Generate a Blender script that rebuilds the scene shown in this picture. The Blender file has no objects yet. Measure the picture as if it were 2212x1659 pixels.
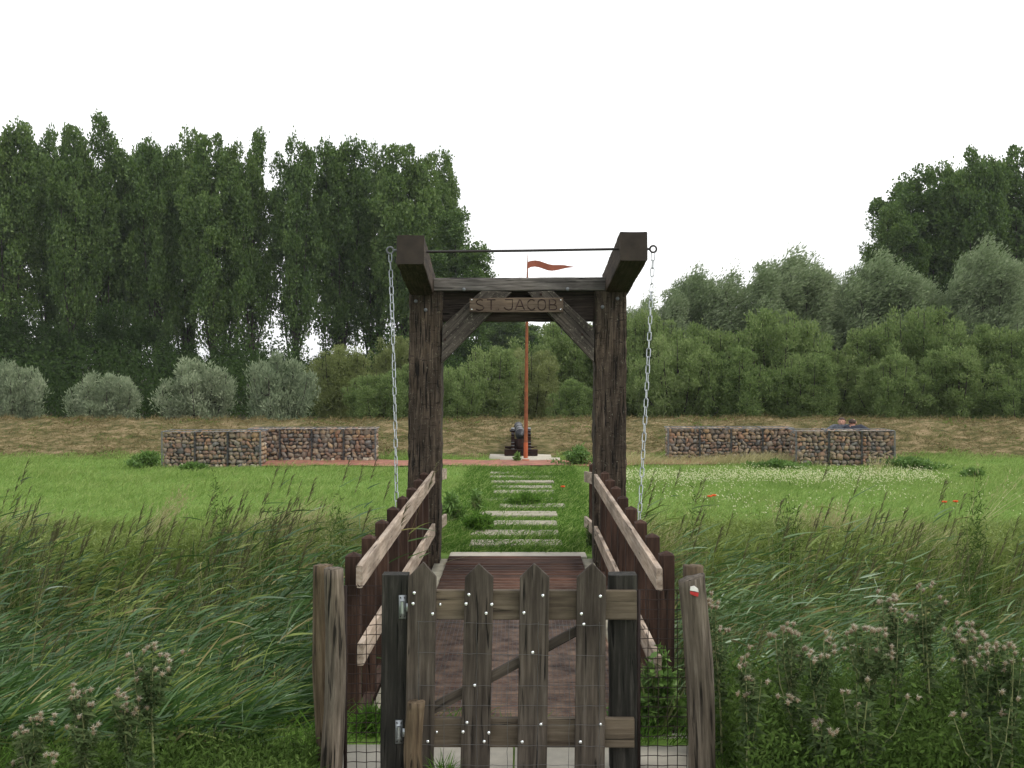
import bpy, bmesh, math, random
import numpy as np
from mathutils import Vector, Matrix, noise
R = math.radians
scene = bpy.context.scene
COL = scene.collection
rng = np.random.default_rng(7)
random.seed(7)

# ------------------------------------------------------------------ camera, sky, sun, exposure
EYE = 2.0
FD = 2335.0                       # focal length in the units of at()
cam_d = bpy.data.cameras.new("Camera"); cam = bpy.data.objects.new("Camera", cam_d); COL.objects.link(cam)
cam.location = (0, 0, EYE); cam.rotation_euler = (R(90), 0, 0)
cam_d.sensor_width = 36; cam_d.lens = FD / 2212 * 36
cam_d.shift_x = -19 / 2212; cam_d.shift_y = -44.5 / 2212
cam_d.clip_start = 0.05; cam_d.clip_end = 3000
scene.camera = cam

SUN_EL, SUN_AZ = 52, 118          # azimuth measured from +Y (view direction) clockwise: right and behind
world = bpy.data.worlds.new("World"); scene.world = world; world.use_nodes = True
wn, wl = world.node_tree.nodes, world.node_tree.links
wn.clear()
sky = wn.new('ShaderNodeTexSky'); sky.sky_type = 'NISHITA'; sky.sun_disc = False
sky.sun_elevation = R(SUN_EL); sky.sun_rotation = R(SUN_AZ); sky.air_density = 1; sky.dust_density = 4
tc = wn.new('ShaderNodeTexCoord'); nz = wn.new('ShaderNodeTexNoise'); nz.inputs['Scale'].default_value = 1.4; nz.inputs['Detail'].default_value = 3
wl.new(tc.outputs['Generated'], nz.inputs['Vector'])
cr = wn.new('ShaderNodeValToRGB'); cr.color_ramp.elements[0].position = 0.36; cr.color_ramp.elements[1].position = 0.56
cr.color_ramp.elements[0].color = (5.3, 5.5, 5.8, 1); cr.color_ramp.elements[1].color = (10.8, 10.8, 10.8, 1)
wl.new(nz.outputs['Fac'], cr.inputs['Fac'])
mx = wn.new('ShaderNodeMix'); mx.data_type = 'RGBA'; mx.inputs[0].default_value = 0.88
wl.new(sky.outputs[0], mx.inputs[6]); wl.new(cr.outputs[0], mx.inputs[7])
bg = wn.new('ShaderNodeBackground'); bg.inputs['Strength'].default_value = 0.125
wl.new(mx.outputs[2], bg.inputs['Color'])
wo = wn.new('ShaderNodeOutputWorld'); wl.new(bg.outputs[0], wo.inputs['Surface'])

sun_d = bpy.data.lights.new("Sun", 'SUN'); sun_d.energy = 1.1; sun_d.angle = R(14); sun_d.color = (1, .95, .87)
sun = bpy.data.objects.new("Sun", sun_d); COL.objects.link(sun)
sd = Vector((math.sin(R(SUN_AZ)) * math.cos(R(SUN_EL)), math.cos(R(SUN_AZ)) * math.cos(R(SUN_EL)), math.sin(R(SUN_EL))))
sun.rotation_euler = sd.to_track_quat('Z', 'Y').to_euler()
scene.view_settings.view_transform = 'Standard'; scene.view_settings.look = 'None'
scene.view_settings.exposure = 0.28; scene.view_settings.gamma = 1
scene.render.engine = 'CYCLES'
scene.cycles.max_bounces = 6; scene.cycles.diffuse_bounces = 4; scene.cycles.glossy_bounces = 2
scene.cycles.transmission_bounces = 4

# ------------------------------------------------------------------ helpers
def at(x, y, Y):
    """world point seen at picture position x, y (2212 wide) at distance Y"""
    return Vector(((x - 1125) / FD * Y, Y, EYE - (y - 785) / FD * Y))
def px(x, Y): return (x - 1125) / FD * Y
def pz(y, Y): return EYE - (y - 785) / FD * Y

def thing(name, label, cat, loc=(0, 0, 0), rz=0, group=None):
    o = bpy.data.objects.new(name, None); COL.objects.link(o)
    o.location = loc; o.rotation_euler = (0, 0, rz); o.empty_display_size = .1
    tag(o, label, cat, group); return o
def tag(o, label, cat, group=None, kind=None):
    if label: o['label'] = label
    if cat: o['category'] = cat
    if group: o['group'] = group
    if kind or cat: o['kind'] = kind or 'thing'
    return o
def put(name, me, mat, parent=None, mw=None, label=None):
    """link a mesh; mw = world matrix (parents are only moved, never rotated, before children join)"""
    o = bpy.data.objects.new(name, me); COL.objects.link(o)
    if mat is not None:
        ix_ = np.zeros(len(me.polygons), dtype=np.int32); me.polygons.foreach_get('material_index', ix_); me.materials.clear()
        for m in (mat if isinstance(mat, (list, tuple)) else [mat]): me.materials.append(m)
        me.polygons.foreach_set('material_index', ix_)
    mw = mw if mw is not None else Matrix.Identity(4)
    if parent is not None:
        o.parent = parent
        pw = WM.get(parent.name, None)
        if pw is None: pw = Matrix.LocRotScale(parent.location, parent.rotation_euler, parent.scale)
        loc = pw.inverted() @ mw
    else: loc = mw
    o.matrix_basis = loc
    WM[o.name] = mw
    if label: o['label'] = label
    return o
WM = {}
def copy_tree(o, parent=None):
    c = o.copy(); COL.objects.link(c)
    if parent is not None: c.parent = parent
    for ch in [q for q in CH.get(o.name, [])]: copy_tree(ch, c)
    return c
CH = {}

def mesh_np(name, V, F, smooth=False, attr=None):
    V = np.asarray(V, dtype=np.float32).reshape(-1, 3); F = np.asarray(F, dtype=np.int32)
    me = bpy.data.meshes.new(name); k = F.shape[1]
    me.vertices.add(len(V)); me.vertices.foreach_set('co', V.ravel())
    me.loops.add(F.size); me.loops.foreach_set('vertex_index', F.ravel())
    me.polygons.add(len(F)); me.polygons.foreach_set('loop_start', np.arange(0, F.size, k, dtype=np.int32))
    if smooth: me.polygons.foreach_set('use_smooth', np.ones(len(F), dtype=bool))
    me.update(calc_edges=True); me.validate(); return me
def bm_mesh(name, bm, smooth=False):
    me = bpy.data.meshes.new(name); bm.normal_update(); bm.to_mesh(me); bm.free()
    if smooth:
        for p in me.polygons: p.use_smooth = True
    return me

def unit(v): return v / np.maximum(np.linalg.norm(v, axis=-1, keepdims=True), 1e-9)
def leaves(P, D, L, Wd, rg=rng, mid=.45, fold=.0):
    """rhombic leaves: base P, direction D, length L, width Wd"""
    n = len(P); D = unit(D); rnd = rg.normal(size=(n, 3)); S = unit(np.cross(D, rnd))
    L = np.broadcast_to(L, n)[:, None]; Wd = np.broadcast_to(Wd, n)[:, None]
    N = np.cross(D, S)
    V = np.stack([P, P + D * L * mid + S * Wd / 2 + N * Wd * fold, P + D * L, P + D * L * mid - S * Wd / 2 + N * Wd * fold], 1)
    return V.reshape(-1, 3), np.arange(4 * n).reshape(n, 4)
def ribbons(P, D, G, L, Wd, seg=4, rg=rng, side=None, w0=.5):
    """bent tapering blades: base P, start direction D, sag vector G (added at the tip, times t^2)"""
    n = len(P); D = unit(D); L = np.broadcast_to(L, n)[:, None]; Wd = np.broadcast_to(Wd, n)[:, None]
    if side is None: side = unit(np.cross(D, rg.normal(size=(n, 3))))
    out = []
    for i in range(seg + 1):
        t = i / seg; c = P + D * L * t + G * L * t * t
        w = Wd * .5 * (w0 + (1 - w0) * min(1, t * 4)) * (1 - t ** 2.2) + Wd * .02
        out.append(c - side * w); out.append(c + side * w)
    V = np.stack(out, 1); m = 2 * (seg + 1); base = np.arange(n)[:, None] * m
    F = np.concatenate([np.stack([base[:, 0] + 2 * i, base[:, 0] + 2 * i + 1, base[:, 0] + 2 * i + 3, base[:, 0] + 2 * i + 2], 1) for i in range(seg)])
    return V.reshape(-1, 3), F
class Bag:
    def __init__(s): s.V = []; s.F = []; s.n = 0
    def add(s, VF):
        V, F = VF; s.V.append(V); s.F.append(F + s.n); s.n += len(V); return s
    def mesh(s, name, smooth=False): return mesh_np(name, np.concatenate(s.V), np.concatenate(s.F), smooth)
def tube_np(pts, rads, n=6, cap=False):
    pts = np.asarray(pts, float); k = len(pts); V = []; rads = np.broadcast_to(rads, k)
    T = np.gradient(pts, axis=0); T = unit(T)
    ref = np.array([0, 0, 1.]) if abs(T[0][2]) < .9 else np.array([1., 0, 0])
    for i in range(k):
        a = unit(np.cross(T[i], ref)); b = np.cross(T[i], a)
        ang = np.arange(n) / n * 2 * math.pi
        V.append(pts[i] + rads[i] * (np.cos(ang)[:, None] * a + np.sin(ang)[:, None] * b))
    F = [(i * n + j, i * n + (j + 1) % n, (i + 1) * n + (j + 1) % n, (i + 1) * n + j) for i in range(k - 1) for j in range(n)]
    if cap and n == 6:
        F += [(0, 1, 2, 3), (0, 3, 4, 5)]; b = (k - 1) * n; F += [(b + 3, b + 2, b + 1, b), (b + 5, b + 4, b + 3, b)]
    return np.concatenate(V), np.array(F)
def box_np(x0, x1, y0, y1, z0, z1):
    V = np.array([(x, y, z) for z in (z0, z1) for y in (y0, y1) for x in (x0, x1)], float)
    F = np.array([(0, 2, 3, 1), (4, 5, 7, 6), (0, 1, 5, 4), (2, 6, 7, 3), (0, 4, 6, 2), (1, 3, 7, 5)])
    return V, F

def frame(p0, p1, side=(1, 0, 0)):
    p0 = Vector(p0); p1 = Vector(p1); z = (p1 - p0).normalized(); s = Vector(side)
    x = (s - z * s.dot(z)).normalized(); y = z.cross(x)
    m = Matrix((x, y, z)).transposed().to_4x4(); m.translation = p0
    return m, (p1 - p0).length
def beam(name, p0, p1, w, h, mat, parent=None, side=(1, 0, 0), r=.012, amp=.004, cap=None, seg=.07, seed=0, chamfer=None, label=None):
    """squared timber along local z (its grain), w along side, h across; worn edges; cap='pyramid'"""
    M, L = frame(p0, p1, side); bm = bmesh.new(); n = max(2, int(L / seg)); rings = []
    prof = []
    for sx, sy in ((1, 1), (-1, 1), (-1, -1), (1, -1)):
        c = ((w / 2 - r) * sx, (h / 2 - r) * sy); a0 = {(1, 1): 0, (-1, 1): 90, (-1, -1): 180, (1, -1): 270}[(sx, sy)]
        for q in (0, 45, 90): prof.append((c[0] + r * math.cos(R(a0 + q)), c[1] + r * math.sin(R(a0 + q)), 1))
    full = []
    for i, p in enumerate(prof):
        full.append(p); q = prof[(i + 1) % 12]
        if i % 3 == 2:
            full.append(((p[0] * 2 + q[0]) / 3, (p[1] * 2 + q[1]) / 3, 0)); full.append(((p[0] + q[0] * 2) / 3, (p[1] + q[1] * 2) / 3, 0))
    for i in range(n + 1):
        z = L * i / n; ring = []
        for (x, y, e) in full:
            d = noise.noise(Vector((x * 9 + seed * 7.3, y * 9 + seed, z * 3.1))) * amp + noise.noise(Vector((x * 30 + seed, y * 30, z * 14))) * amp * (1.3 if e else .5)
            f = 1 + d / max(.02, math.hypot(x, y))
            if cap == 'worn' and i == n: f *= .96
            ring.append(bm.verts.new((x * f, y * f, z)))
        rings.append(ring)
    m = len(full)
    for i in range(n):
        for j in range(m):
            bm.faces.new((rings[i][j], rings[i][(j + 1) % m], rings[i + 1][(j + 1) % m], rings[i + 1][j]))
    bm.faces.new(list(reversed(rings[0])))
    if name == 'arm': bm.faces.new(rings[-1]).material_index = 1; mat = [mat, globals()['M']['endgrain']]
    elif cap == 'pyramid':
        t = bm.verts.new((0, 0, L + w * .28))
        for j in range(m): bm.faces.new((rings[-1][j], rings[-1][(j + 1) % m], t))
    else: bm.faces.new(rings[-1])
    return put(name, bm_mesh(name, bm), mat, parent, M, label)
def prism(name, pts, y0, y1, mat, parent=None, grain=(0, 1), bev=.004, label=None):
    """polygon pts in world x,z pushed through y0..y1; grain direction in x,z becomes local z"""
    g = Vector((grain[0], 0, grain[1])).normalized(); x = Vector((g.z, 0, -g.x)); y = g.cross(x)
    M = Matrix((x, y, g)).transposed().to_4x4(); c = Vector((sum(p[0] for p in pts) / len(pts), y0, sum(p[1] for p in pts) / len(pts))); M.translation = c
    Mi = M.inverted(); bm = bmesh.new()
    a = [bm.verts.new(Mi @ Vector((p[0], y0, p[1]))) for p in pts]; b = [bm.verts.new(Mi @ Vector((p[0], y1, p[1]))) for p in pts]
    bm.faces.new(a); bm.faces.new(list(reversed(b))); n = len(pts)
    for i in range(n): bm.faces.new((a[(i + 1) % n], a[i], b[i], b[(i + 1) % n]))
    bmesh.ops.recalc_face_normals(bm, faces=bm.faces)
    if bev: bmesh.ops.bevel(bm, geom=list(bm.edges), offset=bev, segments=1, affect='EDGES')
    return put(name, bm_mesh(name, bm), mat, parent, M, label)

# ------------------------------------------------------------------ materials
def new_mat(name):
    m = bpy.data.materials.new(name); m.use_nodes = True; nt = m.node_tree; nt.nodes.clear()
    return m, nt.nodes, nt.links
def nd(ns, t, **kw):
    n = ns.new(t)
    for k, v in kw.items():
        if k in n.inputs.keys(): n.inputs[k].default_value = v
        else: setattr(n, k, v)
    return n
def ramp(ns, stops):
    r = ns.new('ShaderNodeValToRGB'); e = r.color_ramp.elements
    while len(e) < len(stops): e.new(.5)
    for i, (p, c) in enumerate(stops): e[i].position = p; e[i].color = (*c, 1) if len(c) == 3 else c
    return r
def coords(ns, ls, scale, rand=True, kind='Object'):
    t = ns.new('ShaderNodeTexCoord'); mp = ns.new('ShaderNodeMapping'); mp.inputs['Scale'].default_value = scale
    if rand:
        oi = ns.new('ShaderNodeObjectInfo'); mu = nd(ns, 'ShaderNodeMath', operation='MULTIPLY'); mu.inputs[1].default_value = 37
        ls.new(oi.outputs['Random'], mu.inputs[0]); ad = nd(ns, 'ShaderNodeVectorMath', operation='ADD')
        ls.new(t.outputs[kind], ad.inputs[0]); ls.new(mu.outputs[0], ad.inputs[1]); ls.new(ad.outputs[0], mp.inputs['Vector'])
    else: ls.new(t.outputs[kind], mp.inputs['Vector'])
    return mp
def wood(name, dark, mid, light, grain=1.0, crack=.5, rough=.85, bump=.35, stain=None, lichen=0, island=0, cross=0):
    m, ns, ls = new_mat(name)
    g = coords(ns, ls, (22 * grain, 22 * grain, 1.3)); n1 = nd(ns, 'ShaderNodeTexNoise', Scale=2.2, Detail=9, Roughness=.65); ls.new(g.outputs[0], n1.inputs['Vector'])
    r1 = ramp(ns, [(.30, dark), (.52, mid), (.74, light)]); ls.new(n1.outputs['Fac'], r1.inputs['Fac'])
    b = coords(ns, ls, (2.2, 2.2, 1.1)); n2 = nd(ns, 'ShaderNodeTexNoise', Scale=1.6, Detail=5, Roughness=.6); ls.new(b.outputs[0], n2.inputs['Vector'])
    r2 = ramp(ns, [(.32, (.45, .43, .42)), (.5, (.9, .9, .9)), (.7, (1.35, 1.3, 1.25))]); ls.new(n2.outputs['Fac'], r2.inputs['Fac'])
    mu = nd(ns, 'ShaderNodeMix', data_type='RGBA', blend_type='MULTIPLY'); mu.inputs[0].default_value = .8
    ls.new(r1.outputs[0], mu.inputs[6]); ls.new(r2.outputs[0], mu.inputs[7]); colr = mu.outputs[2]
    c = coords(ns, ls, (34, 34, 2.0)); n3 = nd(ns, 'ShaderNodeTexNoise', Scale=1.5, Detail=4, Roughness=.5, Distortion=.6); ls.new(c.outputs[0], n3.inputs['Vector'])
    r3 = ramp(ns, [(.30 + .06 * crack, (0, 0, 0)), (.36 + .1 * crack, (1, 1, 1))]); ls.new(n3.outputs['Fac'], r3.inputs['Fac'])
    m3 = nd(ns, 'ShaderNodeMix', data_type='RGBA'); ls.new(r3.outputs[0], m3.inputs[0]); m3.inputs[6].default_value = (dark[0] * .3, dark[1] * .3, dark[2] * .3, 1); ls.new(colr, m3.inputs[7]); colr = m3.outputs[2]
    if cross:
        c6 = coords(ns, ls, (9, 9, 46)); n6 = nd(ns, 'ShaderNodeTexNoise', Scale=1.3, Detail=5, Roughness=.65, Distortion=.5); ls.new(c6.outputs[0], n6.inputs['Vector'])
        r6 = ramp(ns, [(.34, (0, 0, 0)), (.42, (1, 1, 1))]); ls.new(n6.outputs['Fac'], r6.inputs['Fac'])
        m6 = nd(ns, 'ShaderNodeMix', data_type='RGBA'); ls.new(r6.outputs[0], m6.inputs[0]); m6.inputs[6].default_value = (dark[0] * .45, dark[1] * .45, dark[2] * .45, 1); ls.new(colr, m6.inputs[7]); colr = m6.outputs[2]
    if lichen:
        c4 = coords(ns, ls, (30, 30, 22)); n4 = nd(ns, 'ShaderNodeTexNoise', Scale=1.4, Detail=6, Roughness=.8); ls.new(c4.outputs[0], n4.inputs['Vector'])
        r4 = ramp(ns, [(.62 - .06 * lichen, (0, 0, 0)), (.68 - .06 * lichen, (.8, .8, .8))]); ls.new(n4.outputs['Fac'], r4.inputs['Fac'])
        m4 = nd(ns, 'ShaderNodeMix', data_type='RGBA'); ls.new(r4.outputs[0], m4.inputs[0]); ls.new(colr, m4.inputs[6]); m4.inputs[7].default_value = (.26, .25, .19, 1); colr = m4.outputs[2]
    if island:
        ge = ns.new('ShaderNodeNewGeometry'); ri = ramp(ns, [(0, (.6, .6, .6)), (1, (1.35, 1.3, 1.3))]); ls.new(ge.outputs['Random Per Island'], ri.inputs['Fac'])
        m5 = nd(ns, 'ShaderNodeMix', data_type='RGBA', blend_type='MULTIPLY'); m5.inputs[0].default_value = 1; ls.new(colr, m5.inputs[6]); ls.new(ri.outputs[0], m5.inputs[7]); colr = m5.outputs[2]
    bs = nd(ns, 'ShaderNodeBsdfPrincipled', Roughness=rough); bs.inputs['Specular IOR Level'].default_value = .25; ls.new(colr, bs.inputs['Base Color'])
    ad = nd(ns, 'ShaderNodeMath', operation='ADD'); ls.new(n1.outputs['Fac'], ad.inputs[0]); ls.new(r3.outputs[0], ad.inputs[1])
    bu = nd(ns, 'ShaderNodeBump', Strength=bump, Distance=.008); ls.new(ad.outputs[0], bu.inputs['Height']); ls.new(bu.outputs[0], bs.inputs['Normal'])
    o = ns.new('ShaderNodeOutputMaterial'); ls.new(bs.outputs[0], o.inputs[0]); return m
def foliage(name, cols, trans=.35, gloss=.0, rough=.5, clump=None):
    m, ns, ls = new_mat(name); ge = ns.new('ShaderNodeNewGeometry')
    k = len(cols); r = ramp(ns, [(i / (k - 1), c) for i, c in enumerate(cols)])
    # each leaf its own shade, whole sprays drift in hue
    t = ns.new('ShaderNodeTexCoord'); n = nd(ns, 'ShaderNodeTexNoise', Scale=clump or .5, Detail=3); ls.new(t.outputs['Object'], n.inputs['Vector'])
    oi = ns.new('ShaderNodeObjectInfo')
    a = nd(ns, 'ShaderNodeMath', operation='MULTIPLY'); a.inputs[1].default_value = .55; ls.new(ge.outputs['Random Per Island'], a.inputs[0])
    b = nd(ns, 'ShaderNodeMath', operation='MULTIPLY_ADD'); b.inputs[1].default_value = .75; ls.new(n.outputs['Fac'], b.inputs[0]); ls.new(a.outputs[0], b.inputs[2])
    c = nd(ns, 'ShaderNodeMath', operation='MULTIPLY_ADD'); c.inputs[1].default_value = .22; ls.new(oi.outputs['Random'], c.inputs[0]); ls.new(b.outputs[0], c.inputs[2])
    d = nd(ns, 'ShaderNodeMath', operation='SUBTRACT'); d.inputs[1].default_value = .26; ls.new(c.outputs[0], d.inputs[0]); ls.new(d.outputs[0], r.inputs['Fac'])
    df = ns.new('ShaderNodeBsdfDiffuse'); tr = ns.new('ShaderNodeBsdfTranslucent'); ls.new(r.outputs[0], df.inputs[0]); ls.new(r.outputs[0], tr.inputs[0])
    mi = nd(ns, 'ShaderNodeMixShader'); mi.inputs[0].default_value = trans; ls.new(df.outputs[0], mi.inputs[1]); ls.new(tr.outputs[0], mi.inputs[2]); out = mi.outputs[0]
    if gloss:
        gl = nd(ns, 'ShaderNodeBsdfGlossy', Roughness=rough); gl.inputs[0].default_value = (.8, .9, .85, 1); m2 = nd(ns, 'ShaderNodeMixShader'); m2.inputs[0].default_value = gloss
        ls.new(out, m2.inputs[1]); ls.new(gl.outputs[0], m2.inputs[2]); out = m2.outputs[0]
    o = ns.new('ShaderNodeOutputMaterial'); ls.new(out, o.inputs[0]); return m
def plain(name, col, rough=.7, metal=0, var=.3, scale=8, bump=.2, island=None, kind='Object'):
    m, ns, ls = new_mat(name); mp = coords(ns, ls, (scale,) * 3, kind=kind); n = nd(ns, 'ShaderNodeTexNoise', Scale=1, Detail=8, Roughness=.65); ls.new(mp.outputs[0], n.inputs['Vector'])
    lo = tuple(c * (1 - var) for c in col); hi = tuple(min(1, c * (1 + var)) for c in col)
    r = ramp(ns, [(.3, lo), (.7, hi)]); ls.new(n.outputs['Fac'], r.inputs['Fac']); colr = r.outputs[0]
    if island:
        ge = ns.new('ShaderNodeNewGeometry'); ri = ramp(ns, island); ri.color_ramp.interpolation = 'LINEAR'; ls.new(ge.outputs['Random Per Island'], ri.inputs['Fac'])
        m5 = nd(ns, 'ShaderNodeMix', data_type='RGBA', blend_type='MULTIPLY'); m5.inputs[0].default_value = 1; ls.new(colr, m5.inputs[6]); ls.new(ri.outputs[0], m5.inputs[7]); colr = m5.outputs[2]
    bs = nd(ns, 'ShaderNodeBsdfPrincipled', Roughness=rough, Metallic=metal); ls.new(colr, bs.inputs['Base Color'])
    if bump:
        bu = nd(ns, 'ShaderNodeBump', Strength=bump, Distance=.01); ls.new(n.outputs['Fac'], bu.inputs['Height']); ls.new(bu.outputs[0], bs.inputs['Normal'])
    o = ns.new('ShaderNodeOutputMaterial'); ls.new(bs.outputs[0], o.inputs[0]); return m

M = {}
M['portal'] = wood('portal_timber', (.020, .015, .010), (.066, .049, .034), (.155, .125, .095), crack=1.0, cross=1, bump=.6, lichen=.3)
M['arm'] = wood('arm_timber', (.022, .015, .010), (.065, .046, .032), (.13, .10, .075), crack=.4, lichen=.2)
M['endgrain'] = plain('arm_end_grain', (.027, .0195, .0135), .9, 0, .4, 9, .03)
M['beam'] = wood('crossbeam_timber', (.05, .045, .042), (.13, .12, .112), (.24, .225, .21), crack=.5)
M['beamlow'] = wood('lower_crossbeam_timber', (.022, .017, .014), (.055, .042, .034), (.11, .09, .075), crack=.4)
M['brace'] = wood('brace_timber', (.028, .024, .02), (.075, .064, .053), (.14, .125, .105), crack=.4, lichen=.8)
M['sign'] = wood('sign_timber', (.07, .05, .036), (.15, .112, .082), (.23, .18, .135), crack=.2, grain=.8)
M['railpost'] = wood('rail_post_timber', (.022, .0125, .009), (.052, .028, .019), (.10, .064, .047), crack=.1, bump=.15)
M['rail'] = wood('rail_timber', (.22, .165, .125), (.42, .34, .265), (.58, .5, .42), crack=.15, bump=.15, grain=.7)
M['deck'] = wood('deck_timber', (.035, .016, .010), (.085, .040, .026), (.19, .12, .08), crack=.3, bump=.5, island=1)
ns, ls = M['deck'].node_tree.nodes, M['deck'].node_tree.links; bsd = [q for q in ns if q.type == 'BSDF_PRINCIPLED'][0]; src = bsd.inputs['Base Color'].links[0].from_socket
ge = ns.new('ShaderNodeNewGeometry'); sp = ns.new('ShaderNodeSeparateXYZ'); ls.new(ge.outputs['Position'], sp.inputs[0]); mr = ns.new('ShaderNodeMapRange'); mr.inputs['From Min'].default_value = 10.2; mr.inputs['From Max'].default_value = 7.6; ls.new(sp.outputs['Y'], mr.inputs['Value'])
nw = nd(ns, 'ShaderNodeTexNoise', Scale=9, Detail=8, Roughness=.7); ls.new(ge.outputs['Position'], nw.inputs['Vector']); rw = ramp(ns, [(.38, (0, 0, 0)), (.62, (1, 1, 1))]); ls.new(nw.outputs['Fac'], rw.inputs['Fac'])
mw_ = nd(ns, 'ShaderNodeMath', operation='MULTIPLY'); ls.new(mr.outputs[0], mw_.inputs[0]); ls.new(rw.outputs[0], mw_.inputs[1]); mxx = nd(ns, 'ShaderNodeMix', data_type='RGBA'); ls.new(mw_.outputs[0], mxx.inputs[0]); ls.new(src, mxx.inputs[6]); mxx.inputs[7].default_value = (.27, .175, .12, 1); ls.new(mxx.outputs[2], bsd.inputs['Base Color'])
M['picket'] = wood('picket_timber', (.026, .021, .016), (.07, .058, .046), (.135, .118, .098), crack=.3, bump=.3)
M['gaterail'] = wood('gate_rail_timber', (.06, .046, .032), (.115, .093, .066), (.17, .14, .105), crack=.1, bump=.2)
M['gatepost'] = wood('gate_post_timber', (.010, .010, .008), (.024, .023, .019), (.075, .07, .06), crack=.3, bump=.3)
M['log'] = wood('debarked_log', (.045, .036, .027), (.125, .104, .08), (.25, .215, .175), crack=.75, bump=.5)
M['logbrown'] = wood('brown_log', (.05, .034, .02), (.125, .092, .057), (.22, .17, .115), crack=.5, bump=.4)
M['bark'] = wood('tree_bark', (.02, .017, .013), (.05, .044, .036), (.10, .09, .075), crack=.6)
M['ink'] = plain('engraved_letters', (.022, .009, .005), .9, bump=0)
M['zinc'] = plain('galvanised_steel', (.42, .45, .46), .38, .75, .15, 30)
M['bolt'] = plain('bolt_steel', (.8, .83, .85), .22, .9, .1, 30, 0)
M['darkiron'] = plain('dark_iron', (.035, .030, .028), .5, .5, .3, 20)
M['rust'] = plain('rusty_steel', (.24, .075, .028), .75, .2, .35, 9)
M['rustbase'] = plain('orange_rust', (.42, .10, .035), .8, 0, .2, 9)
M['flag'] = plain('rusty_sheet', (.30, .085, .05), .75, .1, .2, 5)
M['meshwire'] = plain('rusty_mesh_wire', (.022, .012, .010), .7, .3, .3, 20)
M['netting'] = plain('thin_netting_wire', (.12, .12, .12), .5, .6, .2, 20, 0)
M['concrete'] = plain('concrete', (.50, .46, .38), .9, 0, .16, 7, .25)
M['slab'] = plain('weathered_slab', (.32, .295, .22), .9, 0, .3, 9, .3)
M['cannon'] = plain('cannon_iron', (.035, .037, .043), .38, .4, .2, 12)
M['carriage'] = wood('carriage_timber', (.010, .005, .004), (.024, .010, .007), (.045, .02, .014), crack=.1)
M['zincband'] = plain('iron_strap', (.16, .17, .18), .5, .4, .2, 12)
M['stone'] = plain('gabion_stone', (.50, .50, .48), .9, 0, .25, 16, .4,
                   island=[(0, (.2, .19, .19)), (.18, (.66, .38, .24)), (.34, (.36, .27, .21)), (.5, (.5, .44, .36)), (.64, (.72, .46, .26)), (.78, (.34, .35, .37)), (.9, (.8, .58, .36)), (1, (1.1, 1, .85))])
M['cage'] = plain('cage_wire', (.2, .21, .22), .5, .5, .2, 20, 0)
M['poplar'] = foliage('poplar_leaf', [(.028, .06, .012), (.07, .13, .024), (.125, .20, .042), (.20, .28, .075)], .36, .03, clump=.35)
M['dark_leaf'] = foliage('dark_leaf', [(.02, .038, .014), (.04, .07, .022), (.07, .11, .036)], .35, clump=.4)
M['willow'] = foliage('silver_willow_leaf', [(.14, .19, .11), (.24, .30, .18), (.34, .39, .25), (.46, .50, .36)], .3, clump=.8)
M['willowtree'] = foliage('grey_willow_leaf', [(.13, .19, .085), (.22, .29, .145), (.32, .385, .22), (.44, .49, .33)], .4, clump=.4)
M['bush'] = foliage('bush_leaf', [(.095, .155, .05), (.165, .24, .08), (.245, .32, .12), (.34, .40, .18)], .42, clump=.6)
M['bushyellow'] = foliage('yellow_bush_leaf', [(.14, .18, .06), (.22, .26, .095), (.29, .33, .14), (.38, .40, .21)], .42, clump=.6)
M['reed'] = foliage('reed_leaf', [(.016, .045, .010), (.042, .10, .021), (.085, .17, .038), (.19, .28, .11)], .28, .06, .38, clump=1.1)
M['reedyellow'] = foliage('yellowing_reed_leaf', [(.08, .13, .025), (.17, .24, .05), (.28, .35, .09), (.40, .44, .17)], .35, .03, .4, clump=1.5)
M['reeddry'] = foliage('dry_reed', [(.14, .13, .05), (.25, .225, .10), (.36, .33, .17)], .2, clump=1)
M['plume'] = foliage('reed_plume', [(.06, .062, .028), (.115, .115, .055), (.20, .19, .11)], .2, clump=3)
M['meadow'] = foliage('meadow_grass', [(.12, .21, .05), (.205, .32, .078), (.295, .40, .12), (.40, .47, .19)], .35, clump=1.3)
M['pathgrass'] = foliage('path_grass', [(.05, .12, .022), (.10, .20, .034), (.16, .28, .05)], .3, clump=1.5)
M['drygrass'] = foliage('dry_grass', [(.08, .088, .03), (.17, .145, .065), (.26, .205, .105), (.38, .30, .18)], .2, clump=2.2)
M['straw'] = foliage('straw_stalk', [(.32, .29, .13), (.46, .42, .22), (.58, .54, .33)], .3, clump=2)
M['bankweed'] = foliage('bank_weed_leaf', [(.045, .08, .02), (.09, .15, .036), (.16, .22, .07)], .3, .0, clump=4)
M['weed'] = foliage('weed_leaf', [(.07, .13, .03), (.13, .235, .05), (.22, .34, .09)], .3, .03, clump=3)
M['thistle'] = foliage('thistle_leaf', [(.05, .08, .035), (.085, .125, .05), (.14, .17, .08)], .25, clump=3)
M['thstem'] = foliage('thistle_stem', [(.13, .16, .06), (.22, .24, .11), (.3, .3, .16)], .1, clump=3)
M['fluff'] = foliage('thistle_down', [(.36, .31, .22), (.56, .50, .40), (.76, .72, .62)], .4, clump=6)
M['bract'] = plain('thistle_bract', (.20, .15, .09), .9, 0, .3, 60, 0)
M['daisy'] = foliage('daisy_petal', [(.50, .52, .26), (.68, .68, .42), (.85, .84, .65)], .3, clump=3)
M['poppy'] = foliage('poppy_petal', [(.7, .09, .03), (.85, .14, .05), (.9, .2, .08)], .3, clump=3)
M['skin'] = plain('skin', (.55, .30, .22), .6, 0, .1, 30, 0)
M['hair'] = plain('brown_grey_hair', (.07, .045, .035), .8, 0, .4, 60, .3)
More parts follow.
